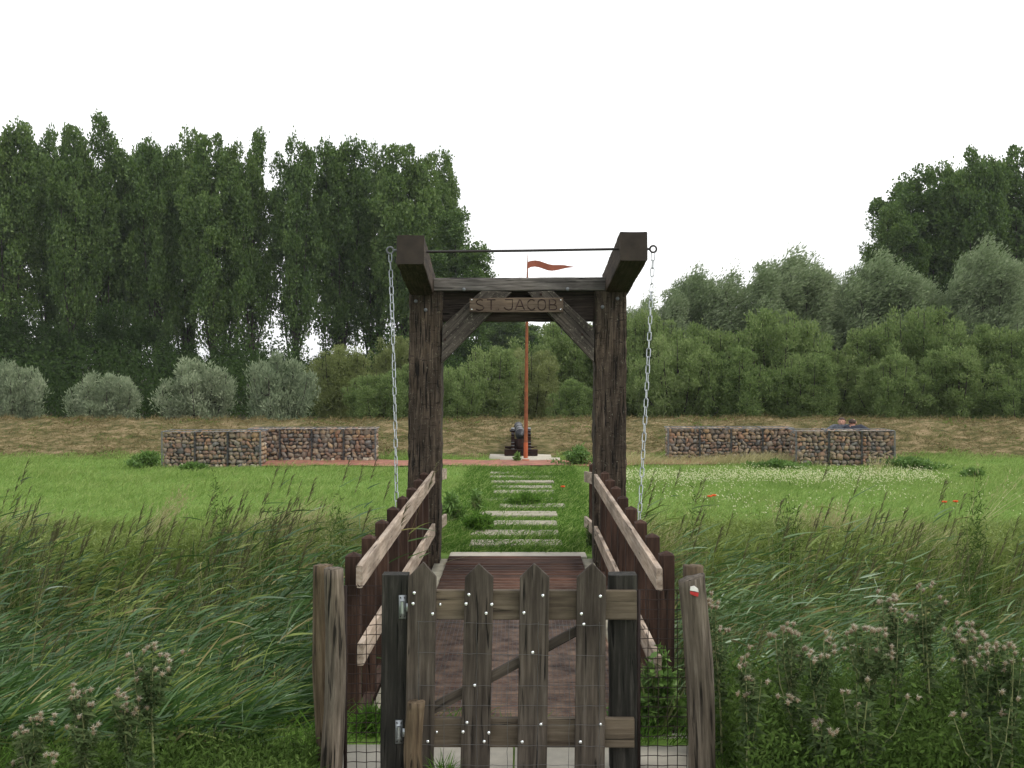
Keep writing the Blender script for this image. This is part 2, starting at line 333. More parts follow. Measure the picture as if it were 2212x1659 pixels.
M['jacket'] = plain('navy_jacket', (.022, .026, .042), .75, 0, .4, 14, .3)
M['greyjacket'] = plain('grey_patterned_jacket', (.10, .11, .13), .8, 0, .6, 30, .3)
M['trousers'] = plain('dark_trousers', (.03, .03, .035), .85, 0, .3, 14, .2)
M['white'] = plain('white_paint', (.75, .73, .7), .7, 0, .15, 30, 0)
M['red'] = plain('red_paint', (.45, .03, .03), .7, 0, .15, 30, 0)

# ------------------------------------------------------------------ terrain
def ss(a, b, t): t = np.clip((t - a) / (b - a), 0, 1); return t * t * (3 - 2 * t)
def hgt(x, y):
    x = np.asarray(x, float); y = np.asarray(y, float)
    w = .12 * np.sin(x * .9 + 1) + .08 * np.sin(x * 2.3)
    z = -1.4 * ss(5.85, 7.4, y + w * .6) + 1.4 * ss(9.6, 11.1, y + w)
    near = ss(-1.05, -1.35, -np.abs(x + .06)) # keep the banks straight under the bridge
    bump = .035 * np.sin(x * 3.1 + y * 1.3) * np.sin(y * 2.7) + .03 * np.sin(x * 7.3 + y * 5)
    e = ss(22.75, 25.3, y) * .66 - .90 * ss(25.6, 29.5, y)
    z = z + e + bump * (.15 + .85 * ss(22.5, 23.5, y) * (1 - ss(29, 31, y))) + .02 * np.sin(x * .35) * ss(22.7, 25, y)
    return z
xs = np.unique(np.concatenate([np.linspace(-14, 14, 181), np.linspace(-40, 40, 81), np.array([-400, -200, -120, -80, -60, 60, 80, 120, 200, 400])]))
ys = np.unique(np.concatenate([np.linspace(-6, 31, 297), np.linspace(31, 110, 60), np.array([-60, -30, -15, 150, 220, 400, 900])]))
X, Yg = np.meshgrid(xs, ys, indexing='ij'); Zg = hgt(X, Yg)
V = np.stack([X, Yg, Zg], -1).reshape(-1, 3); ny = len(ys)
ii, jj = np.meshgrid(np.arange(len(xs) - 1), np.arange(ny - 1), indexing='ij'); a = (ii * ny + jj).ravel()
F = np.stack([a, a + ny, a + ny + 1, a + 1], 1)
m, ns, ls = new_mat('ground_cover')
t = ns.new('ShaderNodeTexCoord'); sp = ns.new('ShaderNodeSeparateXYZ'); ls.new(t.outputs['Object'], sp.inputs[0])
n1 = nd(ns, 'ShaderNodeTexNoise', Scale=1.6, Detail=8, Roughness=.65); ls.new(t.outputs['Object'], n1.inputs['Vector'])
n2 = nd(ns, 'ShaderNodeTexNoise', Scale=14, Detail=8, Roughness=.7); ls.new(t.outputs['Object'], n2.inputs['Vector'])
green = ramp(ns, [(.3, (.10, .18, .035)), (.7, (.2, .32, .07))]); ls.new(n2.outputs['Fac'], green.inputs['Fac'])
mpd = ns.new('ShaderNodeMapping'); mpd.inputs['Scale'].default_value = (1, 2.4, 3); ls.new(t.outputs['Object'], mpd.inputs[0])
n3 = nd(ns, 'ShaderNodeTexNoise', Scale=2.6, Detail=10, Roughness=.72); ls.new(mpd.outputs[0], n3.inputs['Vector'])
dry = ramp(ns, [(.36, (.055, .062, .022)), (.48, (.13, .115, .048)), (.62, (.29, .22, .125))]); ls.new(n3.outputs['Fac'], dry.inputs['Fac'])
soil = ramp(ns, [(.3, (.015, .018, .008)), (.7, (.05, .045, .025))]); ls.new(n2.outputs['Fac'], soil.inputs['Fac'])
def step(a, b):
    mr = ns.new('ShaderNodeMapRange'); mr.inputs['From Min'].default_value = a; mr.inputs['From Max'].default_value = b
    ad = nd(ns, 'ShaderNodeMath', operation='MULTIPLY_ADD'); ad.inputs[1].default_value = .9; ls.new(n1.outputs['Fac'], ad.inputs[0]); ls.new(sp.outputs['Y'], ad.inputs[2]); ls.new(ad.outputs[0], mr.inputs['Value']); return mr
m1 = nd(ns, 'ShaderNodeMix', data_type='RGBA'); ls.new(step(6.2, 6.6).outputs[0], m1.inputs[0]); ls.new(green.outputs[0], m1.inputs[6]); ls.new(soil.outputs[0], m1.inputs[7])
m2 = nd(ns, 'ShaderNodeMix', data_type='RGBA'); ls.new(step(11.1, 11.8).outputs[0], m2.inputs[0]); ls.new(m1.outputs[2], m2.inputs[6]); ls.new(green.outputs[0], m2.inputs[7])
m3 = nd(ns, 'ShaderNodeMix', data_type='RGBA'); ls.new(step(23.1, 23.5).outputs[0], m3.inputs[0]); ls.new(m2.outputs[2], m3.inputs[6]); ls.new(dry.outputs[0], m3.inputs[7])
m4 = nd(ns, 'ShaderNodeMix', data_type='RGBA'); ls.new(step(27, 28).outputs[0], m4.inputs[0]); ls.new(m3.outputs[2], m4.inputs[6]); ls.new(soil.outputs[0], m4.inputs[7])
bs = nd(ns, 'ShaderNodeBsdfPrincipled', Roughness=.95); bs.inputs['Specular IOR Level'].default_value = .1; ls.new(m4.outputs[2], bs.inputs['Base Color'])
bu = nd(ns, 'ShaderNodeBump', Strength=.6, Distance=.05); ls.new(n3.outputs['Fac'], bu.inputs['Height']); ls.new(bu.outputs[0], bs.inputs['Normal'])
o = ns.new('ShaderNodeOutputMaterial'); ls.new(bs.outputs[0], o.inputs[0])
tag(put('ground', mesh_np('ground', V, F, True), m), None, None, kind='structure')
wm = plain('ditch_water', (.012, .016, .012), .08, 0, .2, 2, .05)
tag(put('water', mesh_np('water', *box_np(-60, 60, 7.0, 10.1, -1.32, -1.16)), wm), None, None, kind='structure')

# red gravel floor between the stone walls
n = 120; top = []; 
xx = np.linspace(-5.2, 4.6, n)
ya = 20.85 + .10 * np.sin(xx * 3) + .07 * np.sin(xx * 7.7 + 1) + np.clip((xx - 1.6) * .22, 0, .6); yb = 22.12 + .06 * np.sin(xx * 4 + 2) + .05 * np.sin(xx * 11) - np.clip((xx - 2) * .12, 0, .3)
V = []; 
for f in np.linspace(0, 1, 9):
    yy = ya * (1 - f) + yb * f; V.append(np.stack([xx, yy, hgt(xx, yy) + .03], 1))
V = np.stack(V, 1).reshape(-1, 3); F = np.array([(i * 9 + j, (i + 1) * 9 + j, (i + 1) * 9 + j + 1, i * 9 + j + 1) for i in range(n - 1) for j in range(8)])
M['redgravel'] = plain('red_gravel', (.29, .125, .08), .95, 0, .5, 5, .5)
tag(put('path', mesh_np('path', V, F, True), M['redgravel']), None, None, kind='structure')
# cream paving in front of the gate
pv = Bag().add(box_np(-.93, -.04, 3.2, 5.61, -.25, .022)).add(box_np(-.03, .93, 3.2, 5.60, -.25, .020))
tag(put('pavement', pv.mesh('pavement'), M['concrete']), None, None, kind='structure')

# ------------------------------------------------------------------ footbridge
YP = 10.75
br = thing('footbridge', 'reddish brown plank footbridge deck crossing the reedy ditch', 'footbridge', (-.06, 8.4, 0))
b = Bag(); y = 5.92; i = 0
while y < 11.02:
    w = .118; dz = rng.uniform(-.003, .003)
    b.add(box_np(-.735 + rng.uniform(-.004, .004), .612 + rng.uniform(-.004, .004), y, y + w, -.02, .03 + dz)); y += w + .008
# grain must run across: local z along world x
Mx = Matrix(((0, 0, 1, 0), (1, 0, 0, 0), (0, 1, 0, 0), (0, 0, 0, 1)))
def local_mesh(name, bag, Mw):
    me = bag.mesh(name); me.transform(Mw.inverted()); return me
put('deck', local_mesh('deck', b, Mx), M['deck'], br, Mx)
for x0, x1 in ((-.86, -.742), (.619, .735)):
    put('edge_strip', mesh_np('edge_strip', *box_np(x0, x1, 5.95, 11.0, -.12, .012)), M['slab'], br)
for x0, x1 in ((-.985, -.87), (.745, .86)):
    beam('side_beam', ((x0 + x1) / 2, 5.9, -.13), ((x0 + x1) / 2, 11.02, -.13), .07, .22, M['railpost'], br)
for y0, y1 in ((5.63, 5.9), (11.0, 11.06)):
    put('abutment', mesh_np('abutment', *box_np(-1.0, .9, y0, y1, -1.3, -.02)), M['concrete'], br)
# fine wire grip netting on the planks
b = Bag()
for k in range(46):
    x = -.72 + k * .0288; b.add(box_np(x, x + .0022, 5.93, 9.4, .034, .036))
for k in range(120):
    y = 5.95 + k * .0288; b.add(box_np(-.72, .6, y, y + .0022, .0355, .0375))
put('grip_netting', b.mesh('grip_netting'), M['netting'], br)

def railing(xp, xr, side, zf, zb, mf, mb, label):
    """xp post centre, xr rail centre"""
    t = thing('bridge_railing', label, 'railing', (xp, 8.3, 0), group='railings of the footbridge')
    ypos = [6.06 + .638 * i for i in range(8)] + [12.25]
    for i, y in enumerate(ypos):
        top = .925 + random.uniform(-.006, .006) - (.07 if y > 11 else 0)
        beam('post', (xp + random.uniform(-.003, .003), y, -.22 if y < 11 else -.1), (xp + random.uniform(-.004, .004), y, top), .083, .083, M['railpost'], t, cap='pyramid', seg=.15, r=.005, amp=.0015, seed=i)
    def seg(y0, z0, y1, z1):
        beam('rail', (xr, y0, z0 - .06), (xr, y1, z1 - .06), .034, .12, M['rail'], t, seg=.15, r=.004, amp=.0012, seed=y0)
    seg(5.80, zf, YP - .012, zb); seg(5.84, mf, YP - .012, mb)
    seg(11.08, zb - .02, 12.42, zb - .14); seg(11.08, mb - .02, 12.42, mb - .14)
    return t
railing(-.939, -.867, 1, .915, .932, .487, .41, 'railing with pale cream rails on the left side of the footbridge')
railing(.815, .744, -1, .90, .90, .42, .385, 'railing with greyish rails on the right side of the footbridge')

# ------------------------------------------------------------------ portal
po = thing('bridge_portal', 'massive dark timber drawbridge portal with two tilted arms above the footbridge', 'portal', (-.04, YP + .16, 0))
beam('post', (-.985, YP + .16, -1.0), (-.944, YP + .16, 2.722), .327, .32, M['portal'], po, r=.018, amp=.011, seed=3, seg=.045)
beam('post', (.882, YP + .16, -1.0), (.897, YP + .16, 2.722), .32, .32, M['portal'], po, r=.018, amp=.012, seed=8, seg=.045)
def arm(x0, x1, ztip, xb0, xb1, seed):
    ytip, yb = 9.36, 11.12; w = .237; h = .255; zt = ztip - h / 2
    slope = .125
    a = beam('arm', ((xb0 + xb1) / 2, yb, zt - slope * (yb - ytip) + .0), ((x0 + x1) / 2, ytip, zt), w, h, M['arm'], po, r=.012, amp=.005, seed=seed, seg=.06)
    return a
arm(-1.075, -.838, 3.113, -1.118, -.873, 1); arm(.861, 1.095, 3.142, .842, 1.075, 2)
beam('crossbeam', (-.862, 10.86, 2.783), (.84, 10.86, 2.79), .27, .132, M['beam'], po, side=(0, 1, 0), amp=.004, seed=4)
beam('lintel', (-.83, 10.965, 2.572), (.75, 10.965, 2.576), .2, .30, M['beamlow'], po, side=(0, 1, 0), amp=.004, seed=5)
kb = FD / 10.72
def q(x, y): p = at(x, y, 10.72); return (p.x, p.z)
prism('brace', [q(956, 703), q(953, 786), q(1106, 630.5), q(1040, 628)][::-1], 10.72, 10.845, M['brace'], po, (1, 1), .006)
prism('brace', [q(1283, 783), q(1283, 710), q(1195, 628), q(1139, 630.5)][::-1], 10.722, 10.847, M['brace'], po, (-1, 1), .006)
put('tie_rod', Bag().add(tube_np([at(921, 544, 9.5), at(1130, 541.5, 9.5), at(1338, 538, 9.5)], .0115, 8)).mesh('tie_rod', True), M['darkiron'], po)
def cyl(c, d, r, l, n=12):
    c = Vector(c); d = Vector(d).normalized()
    V, F = tube_np([c, c + d * l * .7, c + d * l, c + d * (l + .0005)], [r, r, r * .6, r * .02], n); return V, F
def torus_np(c, r, rr, ax='y', n=20, mm=8):
    th = np.arange(n) / n * 2 * math.pi; ph = np.arange(mm) / mm * 2 * math.pi; T, P = np.meshgrid(th, ph, indexing='ij')
    a = (r + rr * np.cos(P)) * np.cos(T); bb = (r + rr * np.cos(P)) * np.sin(T); c3 = rr * np.sin(P)
    V = np.stack([a, c3, bb] if ax == 'y' else [c3, a, bb], -1).reshape(-1, 3) + np.array(c)
    F = np.array([(i * mm + j, ((i + 1) % n) * mm + j, ((i + 1) % n) * mm + (j + 1) % mm, i * mm + (j + 1) % mm) for i in range(n) for j in range(mm)])
    return V, F
RL = at(843, 541, 9.5); RR = at(1411, 538, 9.5)
put('eye_bolt', Bag().add(torus_np(RL, .029, .0085)).add(tube_np([RL + Vector((.03, 0, 0)), RL + Vector((.075, 0, 0))], .011, 8)).mesh('eye_bolt', True), M['zincband'], po)
put('eye_bolt', Bag().add(torus_np(RR, .029, .0085)).add(tube_np([RR - Vector((.03, 0, 0)), RR - Vector((.075, 0, 0))], .011, 8)).mesh('eye_bolt', True), M['darkiron'], po)
for (x, y) in ((898.5, 650.7), (919.6, 669.5), (1334, 645), (1301.5, 663), (961.6, 733.5), (1168.5, 635.7), (1258, 722)):
    big = x < 930 or x > 1290
    yf = 10.742 if big else 10.715
    p = at(x, y, yf + .005); put('bolt_head' if big else 'bolt_hole', Bag().add(cyl(p, (0, -1, 0), .018 if big else .013, .014 if big else .003)).mesh('bolt_head', True), M['zincband'] if big else M['ink'], po)
for (x, y) in ((1002, 625.5), (1226, 624.5)):
    p = at(x, y, 10.722); put('bolt_head', Bag().add(cyl(p, (0, -1, 0), .019, .014)).mesh('bolt_head', True), M['zincband'], po)

# name board
YS = 10.70; SB = .028
def sq(x, y):           # board drawing units
    return at(1014.5 + (x - 290) * .12153, 643.5 + (y - 320) * .12153, YS - SB)
sg = thing('name_board', 'small brown plank reading ST. JACOB fixed across the portal braces', 'sign', sq(1120, 447) + Vector((0, SB / 2, 0)))
c0 = sq(290, 448); c1 = sq(1952, 446)
beam('board', c0 + Vector((0, SB / 2, 0)), c1 + Vector((0, SB / 2, 0)), SB, .143, M['sign'], sg, side=(0, 1, 0), r=.004, amp=.0012, seed=2)
def arc(cx, cy, rx, ry, a0, a1, n=10): return [(cx + rx * math.cos(R(a0 + (a1 - a0) * i / n)), cy + ry * math.sin(R(a0 + (a1 - a0) * i / n))) for i in range(n + 1)]
strokes = [
    [(525, 362), (480, 348), (430, 360), (405, 395), (425, 425), (475, 445), (525, 465), (545, 495), (520, 530), (465, 537), (400, 520)],
    [(597, 352), (748, 352)], [(673, 352), (673, 533)], [(795, 522), (806, 522)],
    [(920, 350), (1052, 350), (1052, 480), (1035, 522), (985, 537), (935, 522), (902, 488)],
    [(1100, 532), (1180, 347), (1192, 347), (1264, 530)], [(1130, 470), (1238, 470)],
    [(1446, 375), (1410, 350), (1370, 350), (1330, 385), (1315, 440), (1330, 495), (1375, 533), (1415, 530), (1450, 502)],
    [(1572, 350), (1530, 358), (1508, 395), (1506, 485), (1528, 525), (1572, 536), (1615, 525), (1638, 485), (1638, 395), (1615, 358), (1572, 350)],
    [(1708, 532), (1708, 350), (1790, 352), (1822, 375), (1820, 415), (1790, 440), (1710, 442)], [(1790, 440), (1832, 465), (1840, 500), (1810, 530), (1708, 532)]]
for grp in ((0,), (1, 2), (3,), (4,), (5, 6), (7,), (8,), (9, 10)):
    b = Bag()
    for st_ in (strokes[k] for k in grp):
        pts = [sq(*p) + Vector((0, -.0003, 0)) for p in st_]
        V, F = tube_np(pts, .0068 if len(st_) > 2 or st_[0][1] != 522 else .009, 6, cap=True); V[:, 1] = YS - SB + (V[:, 1] - (YS - SB)) * .25; b.add((V, F))
    put('letter', b.mesh('letter'), M['ink'], sg)
for (x, y) in ((328, 357), (328, 526), (1912, 360), (1906, 526)):
    put('screw', Bag().add(cyl(sq(x, y) + Vector((0, .002, 0)), (0, -1, 0), .0075, .006)).mesh('screw', True), M['bolt'], sg)

# chains
def chain(top, bot, label, sag):
    t = thing('chain', label, 'chain', top, group='chains hanging from the portal arms')
    b = Bag(); top = np.array(top); bot = np.array(bot); L = np.linalg.norm(bot - top); pitch = .0735; nlk = int(L / pitch)
    hl, hr, wr = .0265, .0155, .0043
    path = [(hr * math.cos(a), hl + hr * math.sin(a)) for a in np.linspace(0, math.pi, 9)] + [(hr * math.cos(a), -hl + hr * math.sin(a)) for a in np.linspace(math.pi, 2 * math.pi, 9)]
    for k in range(nlk):
        f = (k + .5) / nlk
        def pos(f): return top * (1 - f) + bot * f + np.array([sag[0], sag[1], 0]) * math.sin(math.pi * f)
        c = pos(f); d = unit(pos(f + .01) - pos(f - .01)); ang = .5 + (k % 2) * math.pi / 2 + rng.normal() * .22
        a = unit(np.cross(d, [0, 1, .1])); bb = np.cross(d, a); s = a * math.cos(ang) + bb * math.sin(ang); nn = np.cross(d, s)
        V = []; m_ = len(path)
        for i, (u, v) in enumerate(path):
            u2, v2 = path[(i + 1) % m_]; u0, v0 = path[i - 1]; tx, tv = u2 - u0, v2 - v0; l = math.hypot(tx, tv); nx, nv = tv / l, -tx / l
            for j in range(6):
                w_ = j / 6 * 2 * math.pi; V.append(c + s * (u + nx * wr * math.cos(w_)) + d * (v + nv * wr * math.cos(w_)) + nn * wr * math.sin(w_))
        F = np.array([(i * 6 + j, ((i + 1) % m_) * 6 + j, ((i + 1) % m_) * 6 + (j + 1) % 6, i * 6 + (j + 1) % 6) for i in range(m_) for j in range(6)])
        b.add((np.array(V), F))
    put('links', b.mesh('chain_links', True), M['zinc'], t)
chain(RL + Vector((0, 0, -.03)), (-1.0, 8.78, -.02), 'galvanised chain hanging from the left arm down behind the cream railing', (.01, .02))
chain(RR + Vector((0, 0, -.03)), (.895, 8.62, .0), 'galvanised chain hanging from the right arm down to the greyish railing', (.012, .02))

# ------------------------------------------------------------------ gate and posts
YG = 5.2; kg = FD / YG
def g2(x, y, Y=YG): p = at(x, y, Y); return (p.x, p.z)
gt = thing('picket_gate', 'weathered grey picket gate with four pointed boards and wire netting', 'gate', (px(1110, YG), YG, .02))
def plank_px(name, pts, y0, y1, mat, grain): return prism(name, [g2(*p) for p in pts], y0, y1, mat, gt, grain, .003)
pick = [((882, 943, 915, 1213), (874.5, 936.6)), ((1004.5, 1066, 1034.5, 1217), (994.5, 1058)), ((1123, 1187, 1154, 1216), (1117, 1181)), ((1246, 1309, 1280, 1216), (1241, 1306))]
pk = []
for (xl, xr, xt, yt), (bl, brr) in pick:
    fl = bl + (bl - xl) * .07; fr = brr + (brr - xr) * .07
    pk.append(plank_px('picket', [(xl, 1246), (xt, yt), (xr, 1246), (fr, 1688), (fl, 1688)][::-1], YG - .012, YG + .012, M['picket'], ((xl - bl) / 440, 1)))
def rails(x0, x1, ya, yb, dy): return plank_px('rail', [(x0, ya), (x1, ya + dy), (x1, yb + dy), (x0, yb)], YG + .016, YG + .05, M['gaterail'], (1, 0.001))
rails(884, 1376.5, 1277, 1340, 1); rails(876, 1371.5, 1554, 1617, 1)
plank_px('diagonal_brace', [(884, 1548), (1296, 1328), (1309, 1343), (884, 1575)], YG + .018, YG + .045, M['picket'], (1, .55))
def z3(x, y): return ((680 + x / 3.4) / 1.0416, (1240 + y / 3.4) / 1.0416)
def z4(x, y): return ((1130 + x / 3.4) / 1.0416, (1240 + y / 3.4) / 1.0416)
bl = [z3(*p) for p in ((857, 320), (848, 402), (997, 480), (1275, 333), (1253, 404), (1450, 408), (1407, 476), (1320, 1027), (960, 1457), (1260, 1312), (1230, 1383), (1427, 1390), (1392, 1457))] + \
     [z4(*p) for p in ((311, 340), (166, 472), (751, 346), (606, 480), (624, 560), (233, 775), (296, 1326), (153, 1460), (751, 1326), (598, 1460))]
for i, (x, y) in enumerate(bl):
    j = min(range(4), key=lambda k: abs(x - sum(pick[k][0][:2]) / 2)); p = at(x, y, YG - .012)
    put('bolt', Bag().add(cyl(p + Vector((0, .002, 0)), (0, -1, 0), .0085, .007)).mesh('bolt', True), M['bolt'], gt)
for x, y in (z3(1055, 408), z3(1027, 1385), z3(937, 1228)):
    p = at(x, y, YG + .016); put('bolt', Bag().add(cyl(p + Vector((0, .002, 0)), (0, -1, 0), .0075, .006)).mesh('bolt', True), M['bolt'], gt)
# netting stapled over the front of the gate
b = Bag()
for (ya, yb) in ((1343, 1352), (1410, 1417), (1481, 1482), (1524, 1525), (1566, 1567), (1608, 1612), (1654, 1652)):
    xs_ = np.linspace(902, 1306, 26); b.add(tube_np([at(x, ya + (yb - ya) * i / 25 + random.uniform(-1.2, 1.2), YG - .017) for i, x in enumerate(xs_)], .0011, 4))
for x0, x1 in ((905, 903), (962, 957), (1029, 1030), (1098, 1096), (1163, 1160), (1231, 1229), (1296, 1294)):
    y_ = np.linspace(1343, 1690, 22); b.add(tube_np([at(x0 + (x1 - x0) * i / 21 + random.uniform(-1.5, 1.5), y, YG - .019) for i, y in enumerate(y_)], .0011, 4))
put('wire_netting', b.mesh('wire_netting'), M['netting'], gt)
# gate posts (fixed)
gp1 = thing('gate_post', 'blackish squared hinge post left of the picket gate', 'gate post', (px(852, YG), YG + .06, 0), group='posts of the gate')
beam('shaft', (px(848, YG + .03), YG + .07, -.3), (px(853.5, YG + .03), YG + .07, pz(1243, YG + .02)), .126, .09, M['gatepost'], gp1, r=.005, amp=.002, seed=1)
for (cx_, cy_) in (z3(768, 427), z3(741, 1383)):
    p = at(cx_, cy_, YG + .022); hg = Bag().add(box_np(p.x - .018, p.x + .018, p.y - .003, p.y + .004, p.z - .057, p.z + .057)).add(box_np(p.x + .015, p.x + .036, p.y - .012, p.y - .009, p.z - .02, p.z + .02))
    V, F = tube_np([p + Vector((.0, -.014, -.022)), p + Vector((0, -.014, .03))], .0095, 10); hg.add((V, F))
    V, F = tube_np([p + Vector((.0, -.014, -.026)), p + Vector((0, -.014, -.022))], .014, 10); hg.add((V, F))
    h = put('hinge', hg.mesh('hinge'), M['zinc'], gp1)
    sc = Bag()
    for dx in (-.01, .01):
        for dz in (-.045, .045): sc.add(cyl(p + Vector((dx, -.002, dz)), (0, -1, 0), .0035, .003, 8))
    put('screws', sc.mesh('screws'), M['darkiron'], h)
gp2 = thing('gate_post', 'dark mossy closing post behind the right ends of the gate rails', 'gate post', (px(1346, YG), YG + .1, 0), group='posts of the gate')
beam('shaft', (px(1349, YG + .06), YG + .11, -.3), (px(1346, YG + .06), YG + .11, pz(1243, YG + .06)), .136, .1, M['gatepost'], gp2, r=.012, amp=.004, seed=5)

def log_post(name, x0, x1, ytop, xb0, xb1, Y, mat, label, seed, group='round wooden fence posts', ybot=1700, tilt=0, notch=False, cat='post'):
    P0 = at((xb0 + xb1) / 2, ybot, Y); P1 = at((x0 + x1) / 2, ytop, Y); r0 = (xb1 - xb0) / 2 / FD * Y; r1 = (x1 - x0) / 2 / FD * Y
    d = (P0 - P1); P0 = P1 + d * ((P1.z + .25) / (P1.z - P0.z)) ; M0, L = frame(P0, P1); bm = bmesh.new(); n = 26; mm = 28; rings = []
    cr_ = [random.uniform(0, 6.28) for _ in range(4)]
    for i in range(n + 1):
        f = i / n; ring = []; rr = r0 + (r1 - r0) * f
        bx = .012 * math.sin(f * 5 + seed)
        for j in range(mm):
            a = j / mm * 2 * math.pi; g = 0
            for c in cr_:
                da = (a - c - .15 * math.sin(f * 4 + c) + math.pi) % (2 * math.pi) - math.pi
                if abs(da) < .14: g += .18 * (1 - abs(da) / .14)
            q_ = rr * (1 - g + .07 * noise.noise(Vector((math.cos(a) * 1.3 + seed, math.sin(a) * 1.3, f * 5))) + .03 * noise.noise(Vector((math.cos(a) * 5 + seed, math.sin(a) * 5, f * 24))))
            z = L * f + (tilt * math.cos(a) * rr if i == n else 0) + (.006 * noise.noise(Vector((math.cos(a) * 2, math.sin(a) * 2, seed))) if i == n else 0)
            ring.append(bm.verts.new((q_ * math.cos(a) + bx, q_ * math.sin(a), z)))
        rings.append(ring)
    for i in range(n):
        for j in range(mm): bm.faces.new((rings[i][j], rings[i][(j + 1) % mm], rings[i + 1][(j + 1) % mm], rings[i + 1][j]))
    c = bm.verts.new((.01 * math.sin(5 + seed), 0, L + .002))
    for j in range(mm): bm.faces.new((rings[n][j], rings[n][(j + 1) % mm], c))
    bm.faces.new(rings[0][::-1])
    o = put(name, bm_mesh(name, bm, True), mat, None, M0); tag(o, label, cat, group); return o
log_post('fence_post', 674, 715, 1221, 688, 722, 5.42, M['logbrown'], 'brown round post standing behind the thicker split post left of the gate', 2)
log_post('fence_post', 703, 744, 1228, 690, 741, 5.2, M['log'], 'pale grey split round post left of the gate beside wire mesh', 5)
log_post('fence_post', 1478, 1522, 1222, 1486, 1530, 5.5, M['logbrown'], 'dark short topped post just behind the post with paint mark', 7)
wp = log_post('fence_post', 1467, 1524, 1248, 1489, 1549, 5.15, M['log'], 'leaning grey round post with white and red trail mark right of gate', 11, tilt=.25)
log_post('stake', 879, 918, 1516, 877, 917, 5.06, M['logbrown'], 'short split round stake in front of the leftmost picket', 14, None, cat='stake')
# trail mark: wraps the post surface
mk = thing('trail_mark', 'small white over red trail blaze painted on the leaning post', 'trail mark', at(1500, 1277, 5.08))
def mark(pts, Y, mat, nm):
    bm = bmesh.new(); cx_ = px(1499, 5.15); vs = []
    ring = [at(x, y, 5.08) for x, y in pts]; rad = .066
    fr = [bm.verts.new((p.x, 5.15 - math.sqrt(max(0, rad ** 2 - (p.x - cx_) ** 2)) - .006, p.z)) for p in ring]
    bk = [bm.verts.new((p.x, 5.15 - math.sqrt(max(0, rad ** 2 - (p.x - cx_) ** 2)) + .012, p.z)) for p in ring]
    bm.faces.new(fr); bm.faces.new(bk[::-1])
    for i in range(len(fr)): bm.faces.new((fr[i], bk[i], bk[(i + 1) % len(fr)], fr[(i + 1) % len(fr)]))
    bmesh.ops.recalc_face_normals(bm, faces=bm.faces); put(nm, bm_mesh(nm, bm), mat, mk)
mark([(1492, 1268), (1500, 1266), (1508, 1272), (1509, 1279), (1500, 1277), (1491, 1276)], 5.08, M['white'], 'white_bar')
mark([(1491, 1278), (1500, 1279), (1509, 1281), (1508, 1289), (1501, 1287), (1492, 1284)], 5.08, M['red'], 'red_bar')

def mesh_panel(x0, x1, y0, label, Y, bar):
    t = thing('wire_mesh_panel', label, 'wire mesh', (px((x0 + x1) / 2, Y), Y, 0), group='welded wire mesh panels beside the gate')
    b = Bag(); a0, a1 = px(x0, Y), px(x1, Y); zt = pz(y0, Y); st = .0475; x = a0
    while x <= a1 + .001:
        b.add(tube_np([(x + .001 * math.sin(k * 1.3 + x * 30), Y + .004 * math.sin(k * .9 + x * 9), zt - k * .1) for k in range(13)], .0021, 5)); x += st
    z = zt; k = 0
    while z > -.15:
        b.add(tube_np([(a0 + (a1 - a0) * i / 6, Y - .003, z + .002 * math.sin(i * 2 + k)) for i in range(7)], .0021, 5)); z -= st; k += 1
    put('wires', b.mesh('mesh_wires'), M['meshwire'], t)
    bx = px(bar, Y); put('edge_bar', mesh_np('edge_bar', *box_np(bx - .008, bx + .008, Y - .006, Y + .006, -.2, zt)), M['meshwire'], t)
mesh_panel(749, 828, 1265, 'rusty wire mesh panel between split post and hinge post', 5.25, 746)
mesh_panel(1379, 1484, 1274, 'rusty wire mesh panel between closing post and leaning post', 5.27, 1380)

# ------------------------------------------------------------------ stepping slabs
ords = ['first', 'second', 'third', 'fourth', 'fifth', 'sixth', 'seventh', 'eighth', 'ninth', 'tenth', 'eleventh', 'twelfth']
slabs = [(11.07, 11.36, -.74, .68), (11.74, 12.14, -.56, .46), (12.44, 12.84, -.58, .44), (13.22, 13.6, -.36, .45), (14.02, 14.46, -.55, .48), (14.85, 15.28, -.30, .62),
         (15.65, 15.98, -.50, .50), (16.45, 16.85, -.42, .52), (17.2, 17.55, -.5, .5), (17.9, 18.22, -.5, .55), (18.7, 19.05, -.55, .6), (19.42, 19.75, -.56, .6)]
look = ['wide clean cream slab where the bridge planks end', 'slab with grass over its front edge', 'slab half hidden by grass at right', 'narrow slab overgrown at both ends', 'broad pale slab', 'pale slab set to the right', 'mostly overgrown slab', 'barely visible overgrown slab', 'barely visible overgrown slab', 'thin strip of slab in the grass', 'thin pale slab', 'last slab before the red gravel']
for i, (y0, y1, x0, x1) in enumerate(slabs):
    bm = bmesh.new(); bmesh.ops.create_cube(bm, size=1); bmesh.ops.scale(bm, vec=(x1 - x0, y1 - y0, .09), verts=bm.verts); bmesh.ops.bevel(bm, geom=list(bm.edges), offset=.008, segments=2, affect='EDGES')
    o = put('stepping_slab', bm_mesh('stepping_slab', bm), M['concrete'] if i == 0 else M['slab'], None, Matrix.Translation(((x0 + x1) / 2, (y0 + y1) / 2, float(hgt(0, (y0 + y1) / 2)) - .02)) @ Matrix.Rotation(random.uniform(-.01, .01), 4, 'Z'))
    tag(o, '%s, %s counted from the bridge' % (look[i], ords[i]), 'paving slab', 'concrete slabs of the grass path')

